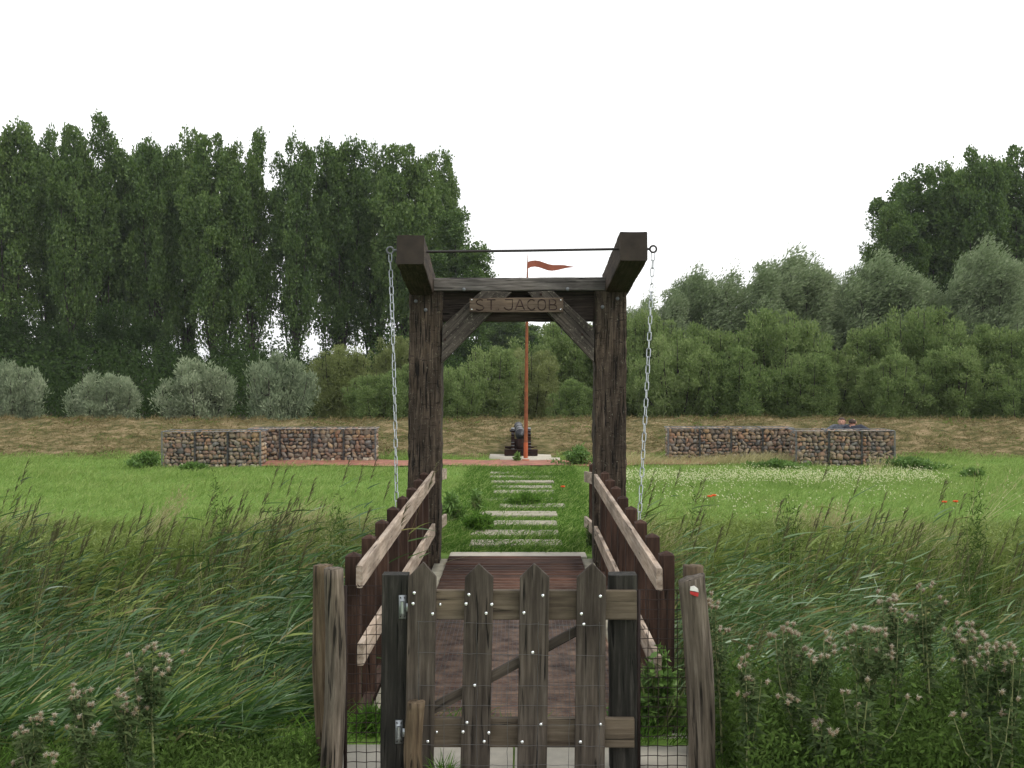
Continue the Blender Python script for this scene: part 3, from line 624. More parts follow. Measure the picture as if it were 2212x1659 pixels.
# ------------------------------------------------------------------ gabion walls
def rocks(x0, x1, y0, y1, z0, z1, rg):
    """stones packed against the front, top and end faces of one basket"""
    bm = bmesh.new(); bmesh.ops.create_icosphere(bm, subdivisions=1, radius=1); IV = np.array([v.co[:] for v in bm.verts]); IF = np.array([[v.index for v in f.verts] for f in bm.faces]); bm.free()
    Vs, Fs = [], []; nb = 0
    def rock(c, r, squash):
        nonlocal nb
        d = unit(IV + rg.normal(size=IV.shape) * .16); p = d.copy()
        p = np.sign(p) * np.abs(p) ** .45; p *= (1 + rg.normal(size=(len(p), 1)) * .13)
        ang = rg.normal() * .45; ca, sa = math.cos(ang), math.sin(ang)
        p = p * np.array(r); p = np.stack([p[:, 0] * ca - p[:, 2] * sa, p[:, 1], p[:, 0] * sa + p[:, 2] * ca], 1); p = p + c
        p[:, 0] = np.clip(p[:, 0], x0 + .004, x1 - .004); p[:, 1] = np.clip(p[:, 1], y0 + .004, y1); p[:, 2] = np.clip(p[:, 2], z0, z1)
        Vs.append(p); Fs.append(IF + nb); nb += len(p)
    z = z0 + .03
    while z < z1:
        hh = rg.uniform(.026, .058); x = x0 + rg.uniform(0, .02)
        while x < x1:
            ww = rg.uniform(.022, .085); h2 = hh * rg.uniform(.65, 1.35)
            rock(np.array([x + ww, y0 + .045 + rg.uniform(0, .012), z + hh + rg.normal() * .006]), (ww * .93, .045, h2 * .98), 0); x += 2 * ww * .93
        z += 2 * hh * .93
    for yy in np.arange(y0 + .12, y1, .11):
        for xx_ in np.arange(x0 + .05, x1, .11):
            rock(np.array([xx_, yy, z1 - .045 + rg.uniform(-.01, .012)]), (rg.uniform(.05, .065), rg.uniform(.05, .062), .045), 0)
    for sx in (x0 + .045, x1 - .045):
        for yy in np.arange(y0 + .1, y1, .105):
            for zz in np.arange(z0 + .05, z1 - .04, .085): rock(np.array([sx, yy, zz]), (.045, rg.uniform(.045, .06), rg.uniform(.035, .048)), 0)
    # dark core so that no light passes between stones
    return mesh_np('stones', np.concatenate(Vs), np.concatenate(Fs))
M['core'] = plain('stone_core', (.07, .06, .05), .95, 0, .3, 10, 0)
def gabion(xs0, n, w, Y, h, label, sgn=1):
    t = thing('gabion_wall', label, 'gabion wall', (xs0 + n * w / 2, Y + .3, 0), group='stone filled gabion walls of the small fort')
    for i in range(n):
        x0 = xs0 + i * w; rg = np.random.default_rng(int(abs(x0) * 100) + i); zb = -.05
        ba = put('basket', rocks(x0, x0 + w, Y, Y + .62, zb, h + rg.uniform(-.006, .006), rg), M['stone'], t)
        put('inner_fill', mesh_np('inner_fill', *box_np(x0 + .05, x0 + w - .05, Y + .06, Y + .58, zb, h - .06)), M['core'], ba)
        b = Bag(); e = .004
        for (xa, ya, xb, yb_) in ((x0, Y, x0 + w, Y), (x0, Y + .62, x0 + w, Y + .62), (x0, Y, x0, Y + .62), (x0 + w, Y, x0 + w, Y + .62)):
            b.add(tube_np([(xa, ya - e, h + .006), ((xa + xb) / 2, (ya + yb_) / 2 - e, h + .005), (xb, yb_ - e, h + .006)], .0075, 5))
        for xa in (x0, x0 + w):
            for dx in (-.012, 0, .012): b.add(tube_np([(xa + dx, Y - e, zb), (xa + dx + .003, Y - e - .002, h / 2), (xa + dx, Y - e, h)], .0048, 4))
        for k in range(1, 7): b.add(tube_np([(x0, Y - e, k * h / 7), (x0 + w / 2, Y - e - .003, k * h / 7), (x0 + w, Y - e, k * h / 7)], .0016, 4))
        for k in range(1, 7): b.add(tube_np([(x0 + k * w / 7, Y - e, 0), (x0 + k * w / 7, Y - e - .003, h / 2), (x0 + k * w / 7, Y - e, h)], .0016, 4))
        put('wire_cage', b.mesh('wire_cage'), M['cage'], ba)
gabion(-6.89, 3, .63, 20.75, .685, 'front gabion wall nearest the left picture edge, built nearer than its neighbour')
gabion(-5.56, 4, .65, 22.0, .66, 'set back gabion wall beside the red gravel, left of the cannon')
gabion(3.02, 4, .645, 22.15, .665, 'set back gabion wall right of the cannon behind tall dry grass')
gabion(5.36, 3, .64, 21.05, .68, 'front gabion wall on the right with two people behind it')

# ------------------------------------------------------------------ cannon, slabs, flagpole
cn = thing('cannon', 'black iron cannon on a dark wooden garrison carriage seen from behind', 'cannon', (.0, 23.0, .05))
YC = 22.75
cx = px(1125.5, YC)
for sx in (-1, 1):
    xc = cx + sx * .175; wdt = .068
    pr = [(0, .12), (0, .38), (.10, .38), (.10, .45), (.28, .45), (.28, .52), (.5, .52), (.5, .58), (1.0, .58), (1.15, .3), (1.15, .12)]
    bm = bmesh.new(); a_ = [bm.verts.new((xc - wdt / 2, YC + y_, z_)) for y_, z_ in pr]; b_ = [bm.verts.new((xc + wdt / 2, YC + y_, z_)) for y_, z_ in pr]
    bm.faces.new(a_); bm.faces.new(b_[::-1])
    for i in range(len(pr)): bm.faces.new((a_[i], b_[i], b_[(i + 1) % len(pr)], a_[(i + 1) % len(pr)]))
    bmesh.ops.recalc_face_normals(bm, faces=bm.faces); ck = put('cheek', bm_mesh('cheek', bm), M['carriage'], cn)
    bb = Bag()
    for z_ in (.20, .27, .34, .50, .56): 
        yy = {.20: 0, .27: 0, .34: 0, .50: .28, .56: .5}[z_]; bb.add(box_np(xc - wdt / 2 - .003, xc + wdt / 2 + .003, YC + yy - .006, YC + yy + .05, z_ - .006, z_ + .006))
    bb.add(box_np(xc - wdt / 2 - .004, xc + wdt / 2 + .004, YC + .5, YC + 1.0, .58, .592)); put('straps', bb.mesh('straps'), M['zincband'], ck)
put('transom', mesh_np('transom', *box_np(cx - .14, cx + .14, YC + .05, YC + .2, .08, .405)), M['carriage'], cn)
for yy in (.02, .85): beam('axle', (cx - .35, YC + yy, .125), (cx + .35, YC + yy, .125), .12, .13, M['carriage'], cn, side=(0, 1, 0), seg=.1, amp=.002)
for yy in (.02, .85):
    for sx in (-1, 1): put('wheel', Bag().add(tube_np([(cx + sx * .30 - .03, YC + yy + .07, .1), (cx + sx * .30 - .029, YC + yy + .07, .1), (cx + sx * .30 + .03, YC + yy + .07, .1), (cx + sx * .30 + .031, YC + yy + .07, .1)], [.01, .085, .085, .01], 18)).mesh('wheel'), M['carriage'], cn)
B0 = Vector((cx - .005, YC + .1, .50)); bd = Vector((-.045, 1, .085)).normalized()
prof = [(-.14, .004), (-.135, .028), (-.115, .036), (-.09, .03), (-.075, .018), (-.055, .025), (-.03, .07), (-.01, .095), (0, .118), (.04, .12), (.045, .112), (.3, .105), (.31, .11), (.34, .11), (.35, .1), (.8, .085), (.81, .092), (.84, .09), (1.1, .075), (1.16, .08), (1.2, .098), (1.24, .095), (1.26, .08), (1.262, .04), (1.2, .038), (1.0, .036)]
Mb, _ = frame(B0, B0 + bd); bm = bmesh.new(); rings = []
for z_, r_ in prof: rings.append([bm.verts.new((r_ * math.cos(a / 24 * 6.2832), r_ * math.sin(a / 24 * 6.2832), z_)) for a in range(24)])
for i in range(len(rings) - 1):
    for j in range(24): bm.faces.new((rings[i][j], rings[i][(j + 1) % 24], rings[i + 1][(j + 1) % 24], rings[i + 1][j]))
put('barrel', bm_mesh('barrel', bm, True), M['cannon'], cn, Mb)
for sx in (-1, 1): 
    c = B0 + bd * .58; put('trunnion', Bag().add(cyl(c + Vector((sx * .08, 0, -.01)), (sx, 0, 0), .035, .13)).mesh('trunnion', True), M['cannon'], cn)
for nm, (x0, x1, y0, y1, z1), lb in (('cannon_slab', (-.66, .64, 22.62, 24.0, .05), 'thin concrete slab carrying the cannon'), ('footing_slab', (-.42, .80, 22.04, 22.24, .062), 'narrow concrete strip at the foot of the flagpole')):
    tag(put(nm, mesh_np(nm, *box_np(x0, x1, y0, y1, -.3, z1)), M['concrete']), lb, 'concrete slab')
fp = thing('flagpole', 'tall tapering rusty steel pole with a fixed wavy pennant', 'flagpole', (px(1135.5, 22.1), 22.12, 0))
F0 = Vector((px(1135.5, 22.12), 22.12, 0)); F1 = at(1139.6, 546, 22.12)
put('pole', Bag().add(tube_np([F0 + (F1 - F0) * f for f in (.09, .3, .6, .85, .93, 1)], [.042, .038, .031, .022, .012, .003], 14)).mesh('pole', True), M['rust'], fp)
put('pole_foot', Bag().add(tube_np([F0, F0 + (F1 - F0) * .0901], [.046, .044], 14)).add(tube_np([F0 + Vector((0, 0, .0)), F0 + Vector((0, 0, .045)), F0 + Vector((0, 0, .0455))], [.11, .11, .01], 16)).mesh('pole_foot'), M['rustbase'], fp)
def z1c(x, y): return at(816.05 + x * .28935, 480 + y * .28935, 22.12)
up = [(1118, 296), (1145, 287), (1175, 284), (1205, 288), (1240, 301), (1275, 314), (1310, 320), (1350, 319), (1390, 319), (1430, 326), (1472, 333)]
lo = [(1118, 348), (1145, 334), (1175, 331), (1205, 337), (1240, 350), (1270, 361), (1300, 364), (1340, 358), (1390, 345), (1430, 338), (1472, 333.6)]
bm = bmesh.new(); A = [[], [], [], []]
for i, (u, l) in enumerate(zip(up, lo)):
    for k, (pt, dy) in enumerate(((u, -.005), (l, -.005), (l, .005), (u, .005))):
        v = z1c(*pt) + Vector((0, dy + .03 * math.sin(i * .9), 0)); A[k].append(bm.verts.new(v))
for i in range(len(up) - 1):
    for k in range(4): bm.faces.new((A[k][i], A[(k + 1) % 4][i], A[(k + 1) % 4][i + 1], A[k][i + 1]))
bm.faces.new([A[k][0] for k in (3, 2, 1, 0)]); bm.faces.new([A[k][-1] for k in range(4)])
bmesh.ops.recalc_face_normals(bm, faces=bm.faces); put('pennant', bm_mesh('pennant', bm), M['flag'], fp)

# ------------------------------------------------------------------ two people sitting behind the right front wall
def skin_fig(name, verts, edges, rads, mat, parent, root=0, sub=2):
    me = bpy.data.meshes.new(name); me.from_pydata(verts, edges, []); me.update(); o = put(name, me, mat, parent)
    sk = o.modifiers.new('s', 'SKIN'); sk.use_smooth_shade = True
    for i, r in enumerate(rads):
        d = me.skin_vertices[0].data[i]; d.radius = r if isinstance(r, tuple) else (r, r); d.use_root = (i == root)
    sb = o.modifiers.new('b', 'SUBSURF'); sb.levels = sub; sb.render_levels = sub; return o
def person(x, y, zb, s, yaw, lean, coat, bald, label, arm_out):
    t = thing('person', label, 'person', (x, y, 0)); cs, sn = math.cos(yaw), math.sin(yaw)
    def w(p): px_, py_, pz_ = p; px_ *= s; py_ *= s; pz_ *= s; return (x + px_ * cs - py_ * sn, y + px_ * sn + py_ * cs, zb + pz_)
    # local: faces -y ; seated on the ground with bent knees
    hx, hy = lean
    J = {'pel': (0, 0, .12), 'wai': (hx * .2, hy * .2, .3), 'che': (hx * .6, hy * .6, .54), 'nk0': (hx * .85, hy * .85, .67), 'nk1': (hx, hy, .69), 'jaw': (hx, hy - .02, .71), 'mid': (hx, hy - .012, .77), 'top': (hx, hy, .845),
         'sl': (hx * .8 - .18, hy * .7, .665), 'el': (-.27 - arm_out, -.12, .55), 'wl': (-.25 - arm_out * 1.9, -.3, .6), 'sr': (hx * .8 + .18, hy * .7, .665), 'er': (.28, -.1, .36), 'wr': (.12, -.33, .38),
         'hl': (-.1, -.04, .11), 'kl': (-.15, -.42, .42), 'al': (-.14, -.62, .08), 'tl': (-.14, -.76, .04), 'hr': (.1, -.04, .11), 'kr': (.15, -.42, .42), 'ar': (.14, -.62, .08), 'tr': (.14, -.76, .04)}
    Rr = {'pel': .13, 'wai': .125, 'che': (.145, .12), 'nk0': .07, 'nk1': .055, 'jaw': (.062, .072), 'mid': (.075, .088), 'top': (.058, .068), 'sl': .06, 'el': .042, 'wl': .03, 'sr': .06, 'er': .042, 'wr': .03, 'hl': .085, 'kl': .06, 'al': .04, 'tl': .035, 'hr': .085, 'kr': .06, 'ar': .04, 'tr': .035}
    keys = list(J); ix = {k: i for i, k in enumerate(keys)}
    E = [('pel', 'wai'), ('wai', 'che'), ('che', 'nk0'), ('nk0', 'nk1'), ('nk1', 'jaw'), ('jaw', 'mid'), ('mid', 'top'), ('che', 'sl'), ('sl', 'el'), ('el', 'wl'), ('che', 'sr'), ('sr', 'er'), ('er', 'wr'), ('pel', 'hl'), ('hl', 'kl'), ('kl', 'al'), ('al', 'tl'), ('pel', 'hr'), ('hr', 'kr'), ('kr', 'ar'), ('ar', 'tr')]
    def sc(r, f): return tuple(q * s * f for q in r) if isinstance(r, tuple) else r * s * f
    skin_fig('body', [w(J[k]) for k in keys], [(ix[a], ix[b]) for a, b in E], [sc(Rr[k], 1) for k in keys], M['skin'], t)
    ck = ['pel', 'wai', 'che', 'nk0', 'sl', 'el', 'wl', 'sr', 'er', 'wr']; ci = {k: i for i, k in enumerate(ck)}
    skin_fig('jacket', [w(J[k]) for k in ck], [(ci[a], ci[b]) for a, b in E if a in ci and b in ci], [sc(Rr[k], 1.22) for k in ck], coat, t)
    tk = ['pel', 'hl', 'kl', 'al', 'hr', 'kr', 'ar']; ti = {k: i for i, k in enumerate(tk)}
    skin_fig('trousers', [w((J[k][0], J[k][1], J[k][2] + .0)) for k in tk], [(ti[a], ti[b]) for a, b in E if a in ti and b in ti], [sc(Rr[k], 1.15) for k in tk], M['trousers'], t)
    # hair cap: back and sides; a balding head keeps the crown bare
    bm = bmesh.new(); bmesh.ops.create_icosphere(bm, subdivisions=3, radius=1)
    kill = [v for v in bm.verts if (v.co.y < -.35 and v.co.z < .45) or v.co.z < -.55 or (bald and v.co.z > .62 and v.co.y < .55)]
    bmesh.ops.delete(bm, geom=kill, context='VERTS')
    for v in bm.verts: v.co = Vector(w((hx + v.co.x * .085, hy - .0 + v.co.y * .1, .785 + v.co.z * .085))) + Vector((0, 0, .003 * noise.noise(v.co * 9)))
    h = put('hair', bm_mesh('hair', bm, True), M['hair'], t)
    so = h.modifiers.new('t', 'SOLIDIFY'); so.thickness = .012 * s
    # nose, ears
    bm = bmesh.new()
    for (a, b_, c, r1, r2, r3) in ((0, -.095, .755, .014, .02, .02), (-.08, 0, .76, .012, .022, .03), (.08, 0, .76, .012, .022, .03)):
        g = bmesh.ops.create_icosphere(bm, subdivisions=2, radius=1)
        for v in g['verts']: v.co = Vector(w((hx + a + v.co.x * r1, hy + b_ + v.co.y * r2, c + v.co.z * r3)))
    put('nose_and_ears', bm_mesh('nose_and_ears', bm, True), M['skin'], t)
    bm = bmesh.new()
    for (a, b_, c, r1, r2, r3) in ((-.03, -.083, .775, .012, .008, .006), (.03, -.083, .775, .012, .008, .006), (0, -.083, .715, .022, .008, .005)):
        g = bmesh.ops.create_icosphere(bm, subdivisions=1, radius=1)
        for v in g['verts']: v.co = Vector(w((hx + a + v.co.x * r1, hy + b_ + v.co.y * r2, c + v.co.z * r3)))
    put('eyes_and_mouth', bm_mesh('eyes_and_mouth', bm, True), M['hair'], t)
person(px(1826, 22.4), 22.45, float(hgt(6.7, 22.45)) + .10, .90, -.4, (-.06, -.02), M['greyjacket'], False, 'person with short brown hair facing the camera, in grey patterned jacket', .12)
person(px(1845, 22.3), 22.2, float(hgt(6.9, 22.3)) + .10, .90, 2.6, (.1, -.12), M['jacket'], True, 'balding person in dark navy jacket leaning over, seen from behind', .05)

# ------------------------------------------------------------------ trees
def limb(p0, p1, r0, r1, rg, n=6, wob=.25):
    p0 = np.array(p0, float); p1 = np.array(p1, float); L = np.linalg.norm(p1 - p0); ts = np.linspace(0, 1, n)
    off = np.cumsum(rg.normal(size=(n, 3)) * wob * L / n * .35, axis=0); off[0] = 0; off *= (1 - ts[:, None] ** 3)
    return p0 + (p1 - p0) * ts[:, None] + off, r0 + (r1 - r0) * ts
def make_tree(kind, seed, H, Rw, nlead, mat, ncl, nlf, lsz, lw, bare=.3, dens_top=1.4, csize=.55, up=.5, lean=(0, 0)):
    """leaders rise from the trunk; leaf clumps ride on them"""
    rg = np.random.default_rng(seed); wood_b = Bag(); lf = Bag()
    tr, rr = limb((0, 0, 0), (lean[0] * .5, lean[1] * .5, H * .62), H * .016 + .03, H * .006, rg); wood_b.add(tube_np(tr, rr, 8))
    leads = []
    for i in range(nlead):
        a = i / nlead * 6.283 + rg.uniform(-.4, .4); rad = Rw * (rg.uniform(.35, .95) if i else .08); ht = H * (1 - (.30 if kind == 'poplar' else .32) * (rad / Rw) ** 2) * rg.uniform(.93, 1.0)
        st = rg.uniform(.08, .4) if kind != 'bush' else .02
        base = tr[int(st * 5)]; tip = np.array([rad * math.cos(a) + lean[0], rad * math.sin(a) + lean[1], ht])
        mid = base + (tip - base) * .5; mid[:2] += (tip - base)[:2] * (.22 if kind == 'willowtree' else .45); mid[2] *= .72 if kind == 'bush' else 1
        ts = np.linspace(0, 1, 9)[:, None]; pts = base * (1 - ts) ** 2 + mid * 2 * ts * (1 - ts) + tip * ts ** 2
        wood_b.add(tube_np(pts, np.linspace(H * .007 + .01, .01, 9), 5)); leads.append(pts)
    per = ncl // nlead
    for pts in leads:
        t = rg.beta(dens_top, 1.0, size=per) * (1 - bare) + bare
        f = t * 8; i0 = np.clip(f.astype(int), 0, 7); fr = (f - i0)[:, None]; c = pts[i0] * (1 - fr) + pts[i0 + 1] * fr
        # width of a plume: thick in the middle, narrow at its tip
        wdt = Rw * (.62 if kind == 'poplar' else .46) * np.sqrt(np.clip((1.3 if kind == 'poplar' else 1.1) - t, .02, 1)) * (1 if kind != 'poplar' else 1.0)
        off = rg.normal(size=(per, 3)); off[:, 2] *= .6; off = unit(off) * (wdt * rg.uniform(.3, 1.0, per))[:, None]; cc = c + off; cc[:, 2] = np.maximum(cc[:, 2], .15)
        for k in range(0, per, 3): wood_b.add(tube_np([c[k], (c[k] + cc[k]) / 2 + [0, 0, -.05], cc[k]], [.018, .013, .006], 3 if False else 4))
        m_ = nlf
        cs = csize * rg.uniform(.65, 1.3, per) * (.75 + .5 * (1 - t))
        d = unit(rg.normal(size=(per, m_, 3))); rad = rg.uniform(.25, 1, (per, m_, 1)) ** .6; rad = np.where(rg.random((per, m_, 1)) < (.05 if kind == 'poplar' else .18), rad * rg.uniform(1, 1.9, (per, m_, 1)), rad)
        P = cc[:, None, :] + d * rad * cs[:, None, None] * np.array([1, 1, 1.15])
        D = d * .6 + np.array([0, 0, up]) + rg.normal(size=P.shape) * .45
        if kind in ('willowtree',): D = D * .6 + np.array([.75, 0, .1])
        P = P.reshape(-1, 3); D = D.reshape(-1, 3); P[:, 2] = np.maximum(P[:, 2], .05)
        n_ = len(P); lf.add(leaves(P, D, lsz * rg.uniform(.7, 1.35, n_), lw * rg.uniform(.7, 1.3, n_), rg))
    return lf.mesh(kind + '_crown'), wood_b.mesh(kind + '_trunk', True)
VAR = {}
def variants(key, kind, n, **kw):
    VAR[key] = []
    for i in range(n):
        k2 = dict(kw); k2['nlead'] = kw['nlead'] + (i % 3) - 1
        c, w_ = make_tree(kind, 100 + i * 17 + len(VAR) * 1000, **{a: b for a, b in k2.items() if a not in ('m',)}, mat=None); VAR[key].append((c, w_, kw['H'], kw['Rw']))
variants('poplar', 'poplar', 5, H=17, Rw=3.0, nlead=9, ncl=270, nlf=175, lsz=.20, lw=.16, bare=.2, dens_top=1.4, csize=.74)
variants('under', 'dark', 3, H=8, Rw=3.2, nlead=9, ncl=200, nlf=170, lsz=.16, lw=.11, bare=.05, dens_top=.9, csize=.7)
variants('willowbush', 'bush', 3, H=2.2, Rw=1.15, nlead=16, ncl=380, nlf=80, lsz=.11, lw=.03, bare=.02, dens_top=.8, csize=.2, up=1.0)
variants('bush', 'bush', 5, H=4, Rw=1.7, nlead=17, ncl=420, nlf=110, lsz=.11, lw=.045, bare=.02, dens_top=.85, csize=.26, up=1.0)
variants('willowtree', 'willowtree', 3, H=7.5, Rw=2.6, nlead=15, ncl=460, nlf=130, lsz=.18, lw=.055, bare=.06, dens_top=1.0, csize=.5, up=.6)
CNT = {}
def tree(name, key, x, ytop, Y, width, mat, label, cat, group, rot=None, zb=None, vi=None):
    i = CNT.get(key, 0); CNT[key] = i + 1; c, w_, H, Rw = VAR[key][(vi if vi is not None else i) % len(VAR[key])]
    X = px(x, Y); zb = float(hgt(X, Y)) - .05 if zb is None else zb; h = (pz(ytop, Y) - zb) * (1.045 if key == 'poplar' else 1.0); wd = width / FD * Y
    t = bpy.data.objects.new(name, None); COL.objects.link(t); t.location = (X, Y, zb); t.rotation_euler = (0, 0, random.uniform(0, 6.28) if rot is None else rot)
    t.scale = (wd / 2 / Rw / 1.22,) * 2 + (h / H / 1.02,); tag(t, label, cat, group)
    for nm, me, mt in (('crown', c, mat), ('trunk', w_, M['bark'])):
        if not len(me.materials): me.materials.append(mt)
        o = bpy.data.objects.new(nm, me); COL.objects.link(o); o.parent = t
        if o.material_slots[0].material != mt: o.material_slots[0].link = 'OBJECT'; o.material_slots[0].material = mt
    return t
PG = 'tall poplars behind the embankment'
# x, top, distance, width, label
pops = [(25, 252, 70, 150, 'tallest poplar at the left picture edge'), (105, 284, 76, 130, 'poplar just right of the tallest one at the left edge'), (160, 276, 70, 120, 'poplar with a narrow pointed top, third from the left edge'),
        (232, 276, 72, 140, 'poplar with twin rounded tops above the second silver willow bush'), (300, 318, 80, 120, 'lower poplar filling the dip between two taller poplars left'),
        (335, 287, 71, 130, 'poplar with broad top above the third silver bush, left one'), (408, 288, 75, 125, 'poplar with small spiked top between two broad poplars'),
        (470, 292, 70, 140, 'broad poplar left of the sky gap, inner one'), (545, 308, 70, 120, 'poplar bordering the narrow sky gap on its left side'),
        (640, 293, 70, 120, 'slender poplar bordering the narrow sky gap on its right side'), (740, 289, 72, 150, 'poplar with highest rounded top right of the sky gap'),
        (815, 322, 76, 130, 'shorter poplar between the two broad ones near the portal'), (885, 316, 70, 150, 'broad poplar directly left of the portal'), (950, 350, 74, 120, 'sloping outermost poplar above the left portal arm'),
        (1985, 362, 72, 190, 'round topped poplar at the left end of the right hand grove'), (2060, 340, 75, 140, 'second poplar from the sky in the right hand grove'), (2105, 328, 70, 150, 'third poplar from the sky in the right hand grove'), (2190, 318, 72, 170, 'tallest poplar at the right picture edge')]
for i, (x, yt, Y, w, lb) in enumerate(pops):
    tree('poplar_tree', 'poplar', x, yt, Y, w * 1.22, M['poplar'], lb, 'tree', PG)
tree('poplar_tree', 'poplar', 985, 478, 68, 190, M['poplar'], 'short leafy poplar spreading into the sky beneath the tie rod', 'tree', PG)
tree('poplar_tree', 'poplar', 1935, 430, 70, 150, M['poplar'], 'low dark poplar on the left flank of the right hand grove', 'tree', PG)
for (x, yt, Y, w, lb) in ((1070, 672, 105, 170, 'small far poplar seen through the portal just left of the flagpole'), (1125, 690, 112, 130, 'hazy far poplar crossed by the flagpole inside the portal')):
    tree('poplar_tree', 'poplar', x, yt, Y, w, M['poplar'], lb, 'tree', 'far poplars seen through the portal')
und = [(30, 660, 'dark'), (120, 700, 'dark'), (250, 640, 'dark'), (370, 730, 'green'), (480, 735, 'dark'), (590, 745, 'green'), (700, 755, 'dark'), (810, 750, 'green'), (900, 720, 'dark'), (990, 720, 'green')]
ul = ['dark shrubby tree at the left picture edge beneath the tallest poplar', 'dark shrubby tree filling the gap between the first two silver bushes', 'blackish green tree rising between second and third silver bush', 'dark shrubby tree behind the gap left of the third silver bush', 'dark shrubby tree behind the third silver bush', 'dark shrubby tree right of the third silver bush',
      'dark shrubby tree behind the fourth silver bush', 'dark shrubby tree behind the yellow green bush left of the portal', 'dark shrubby tree hidden partly by the left chain', 'dark shrubby tree seen inside the portal at its left post']
for (x, yt, c), lb in zip(und, ul): tree('understorey_tree', 'under', x, yt, 60 + random.uniform(-2, 2), 190, M['dark_leaf'], lb, 'tree', 'dark understorey trees below the poplars')
for x, yt, lb in ((1960, 560, 'dark understorey tree under the left part of the right grove'), (2080, 560, 'dark understorey tree under the middle of the right grove'), (2190, 560, 'dark understorey tree under the right part of the right grove')):
    tree('understorey_tree', 'under', x, yt, 64, 190, M['dark_leaf'], lb, 'tree', 'dark understorey trees below the poplars')
WB = 'silver willow bushes along the embankment'
for x, yt, w, mt, lb in ((40, 782, 140, 'willow', 'silver willow bush cut by the left picture edge'), (230, 800, 165, 'willow', 'low rounded silver willow bush standing alone, second from left'), (430, 776, 175, 'willow', 'silver willow bush behind the left end of the stone wall'),
                         (600, 765, 165, 'willow', 'greener willow bush behind the left stone walls')):
    tree('willow_bush', 'willowbush', x, yt, 34, w * 1.2, M[mt], lb, 'bush', WB)
BG = 'green bushes behind the embankment'
bs_ = [(735, 742, 38, 170, 'bushyellow', 'yellow green bush rising left of the left chain'), (850, 715, 44, 110, 'bushyellow', 'thin yellowish bush poking up beside the left chain'), (815, 795, 35, 150, 'bush', 'low green bush directly left of the portal post'),
       (905, 780, 37, 150, 'bush', 'green bush behind the left portal post'), (985, 782, 35, 140, 'bush', 'low bush inside the portal at the left post'), (1060, 745, 37, 180, 'bush', 'rounded pale bush left of the flagpole in the portal'), (1150, 745, 39, 150, 'bushyellow', 'pale bush directly behind the flagpole and cannon'),
       (1215, 672, 42, 210, 'bush', 'taller bush right of the flagpole seen through the portal'), (1240, 815, 34, 130, 'bush', 'small low bush beside the right portal post'), (1300, 690, 41, 170, 'bush', 'bush hidden mostly behind the right portal post'),
       (1400, 668, 42, 220, 'bush', 'bush just right of the right chain'), (1465, 715, 37, 200, 'bush', 'broad bush in front, right of the chain, above the stone wall'), (1540, 690, 42, 190, 'bush', 'tall bush between the chain and the twin topped willow'), (1590, 745, 36, 180, 'bush', 'lower front bush above the middle of the right stone walls'),
       (1675, 650, 40, 220, 'bush', 'large domed green bush below the twin topped willow'), (1745, 760, 36, 180, 'bush', 'low front bush left of the two people'), (1800, 735, 41, 170, 'bush', 'bush above and left of the two people'), (1880, 685, 41, 200, 'bush', 'tall bush directly above the two people'),
       (1930, 760, 36, 180, 'bush', 'low front bush right of the two people'), (1985, 645, 41, 220, 'bush', 'large pale domed bush right of the people'), (2060, 745, 36, 200, 'bush', 'front bush near the right picture edge'), (2110, 690, 42, 200, 'bush', 'tall bush second from the right picture edge'), (2195, 690, 40, 190, 'bush', 'tall bush cut by the right picture edge'), (2200, 800, 35, 150, 'bush', 'low bush at the right picture edge')]
for x, yt, Y, w, mt, lb in bs_: tree('bush', 'bush', x, yt, Y, w * 1.25, M[mt], lb, 'bush', BG)
WT = 'wind blown grey green willows on the right'
for x, yt, Y, w, lb in ((1440, 605, 52, 120, 'small willow right of the chain, against the sky'), (1508, 575, 52, 130, 'pointed willow standing alone against the sky right of the chain'), (1380, 660, 54, 110, 'low willow immediately right of the portal against the sky'), (1640, 540, 50, 170, 'grey green willow, left half of the large twin crown'),
                        (1725, 536, 51, 170, 'grey green willow, right half of the large twin crown'), (1812, 588, 55, 90, 'slim small willow in the sky gap left of the grove'), (1775, 640, 53, 120, 'willow shoulder below the sky gap'), (1905, 543, 50, 170, 'pale wind swept willow left in front of the dark grove'), (1990, 600, 52, 160, 'lower willow in front of the grove centre'),
                        (2060, 580, 51, 130, 'mid height willow before the dark grove'), (2135, 515, 50, 150, 'tall leaning silvery willow before the dark grove'), (2205, 560, 52, 140, 'willow at the right picture edge')):
    tree('willow_tree', 'willowtree', x, yt, Y, w * 1.65, M['willowtree'], lb, 'tree', WT, rot=random.uniform(-.4, .4))
# ------------------------------------------------------------------ far thicket (one mass behind the bushes)
rg = np.random.default_rng(5); n = 120000; xk = rg.uniform(-40, 42, n); yk = rg.uniform(43, 58, n); zt = 2.2 + .8 * np.sin(xk * .9) + .6 * np.sin(xk * 2.1 + 1); zk = rg.uniform(-.3, 1, n) * zt
P = np.stack([xk, yk, np.maximum(zk, -.2)], 1); D = rg.normal(size=(n, 3)) + [0, 0, .5]
b = Bag().add(leaves(P, D, .17, .1, rg)); tag(put('undergrowth', b.mesh('undergrowth'), M['dark_leaf']), 'dark undergrowth thicket behind the bushes', 'undergrowth', kind='stuff')

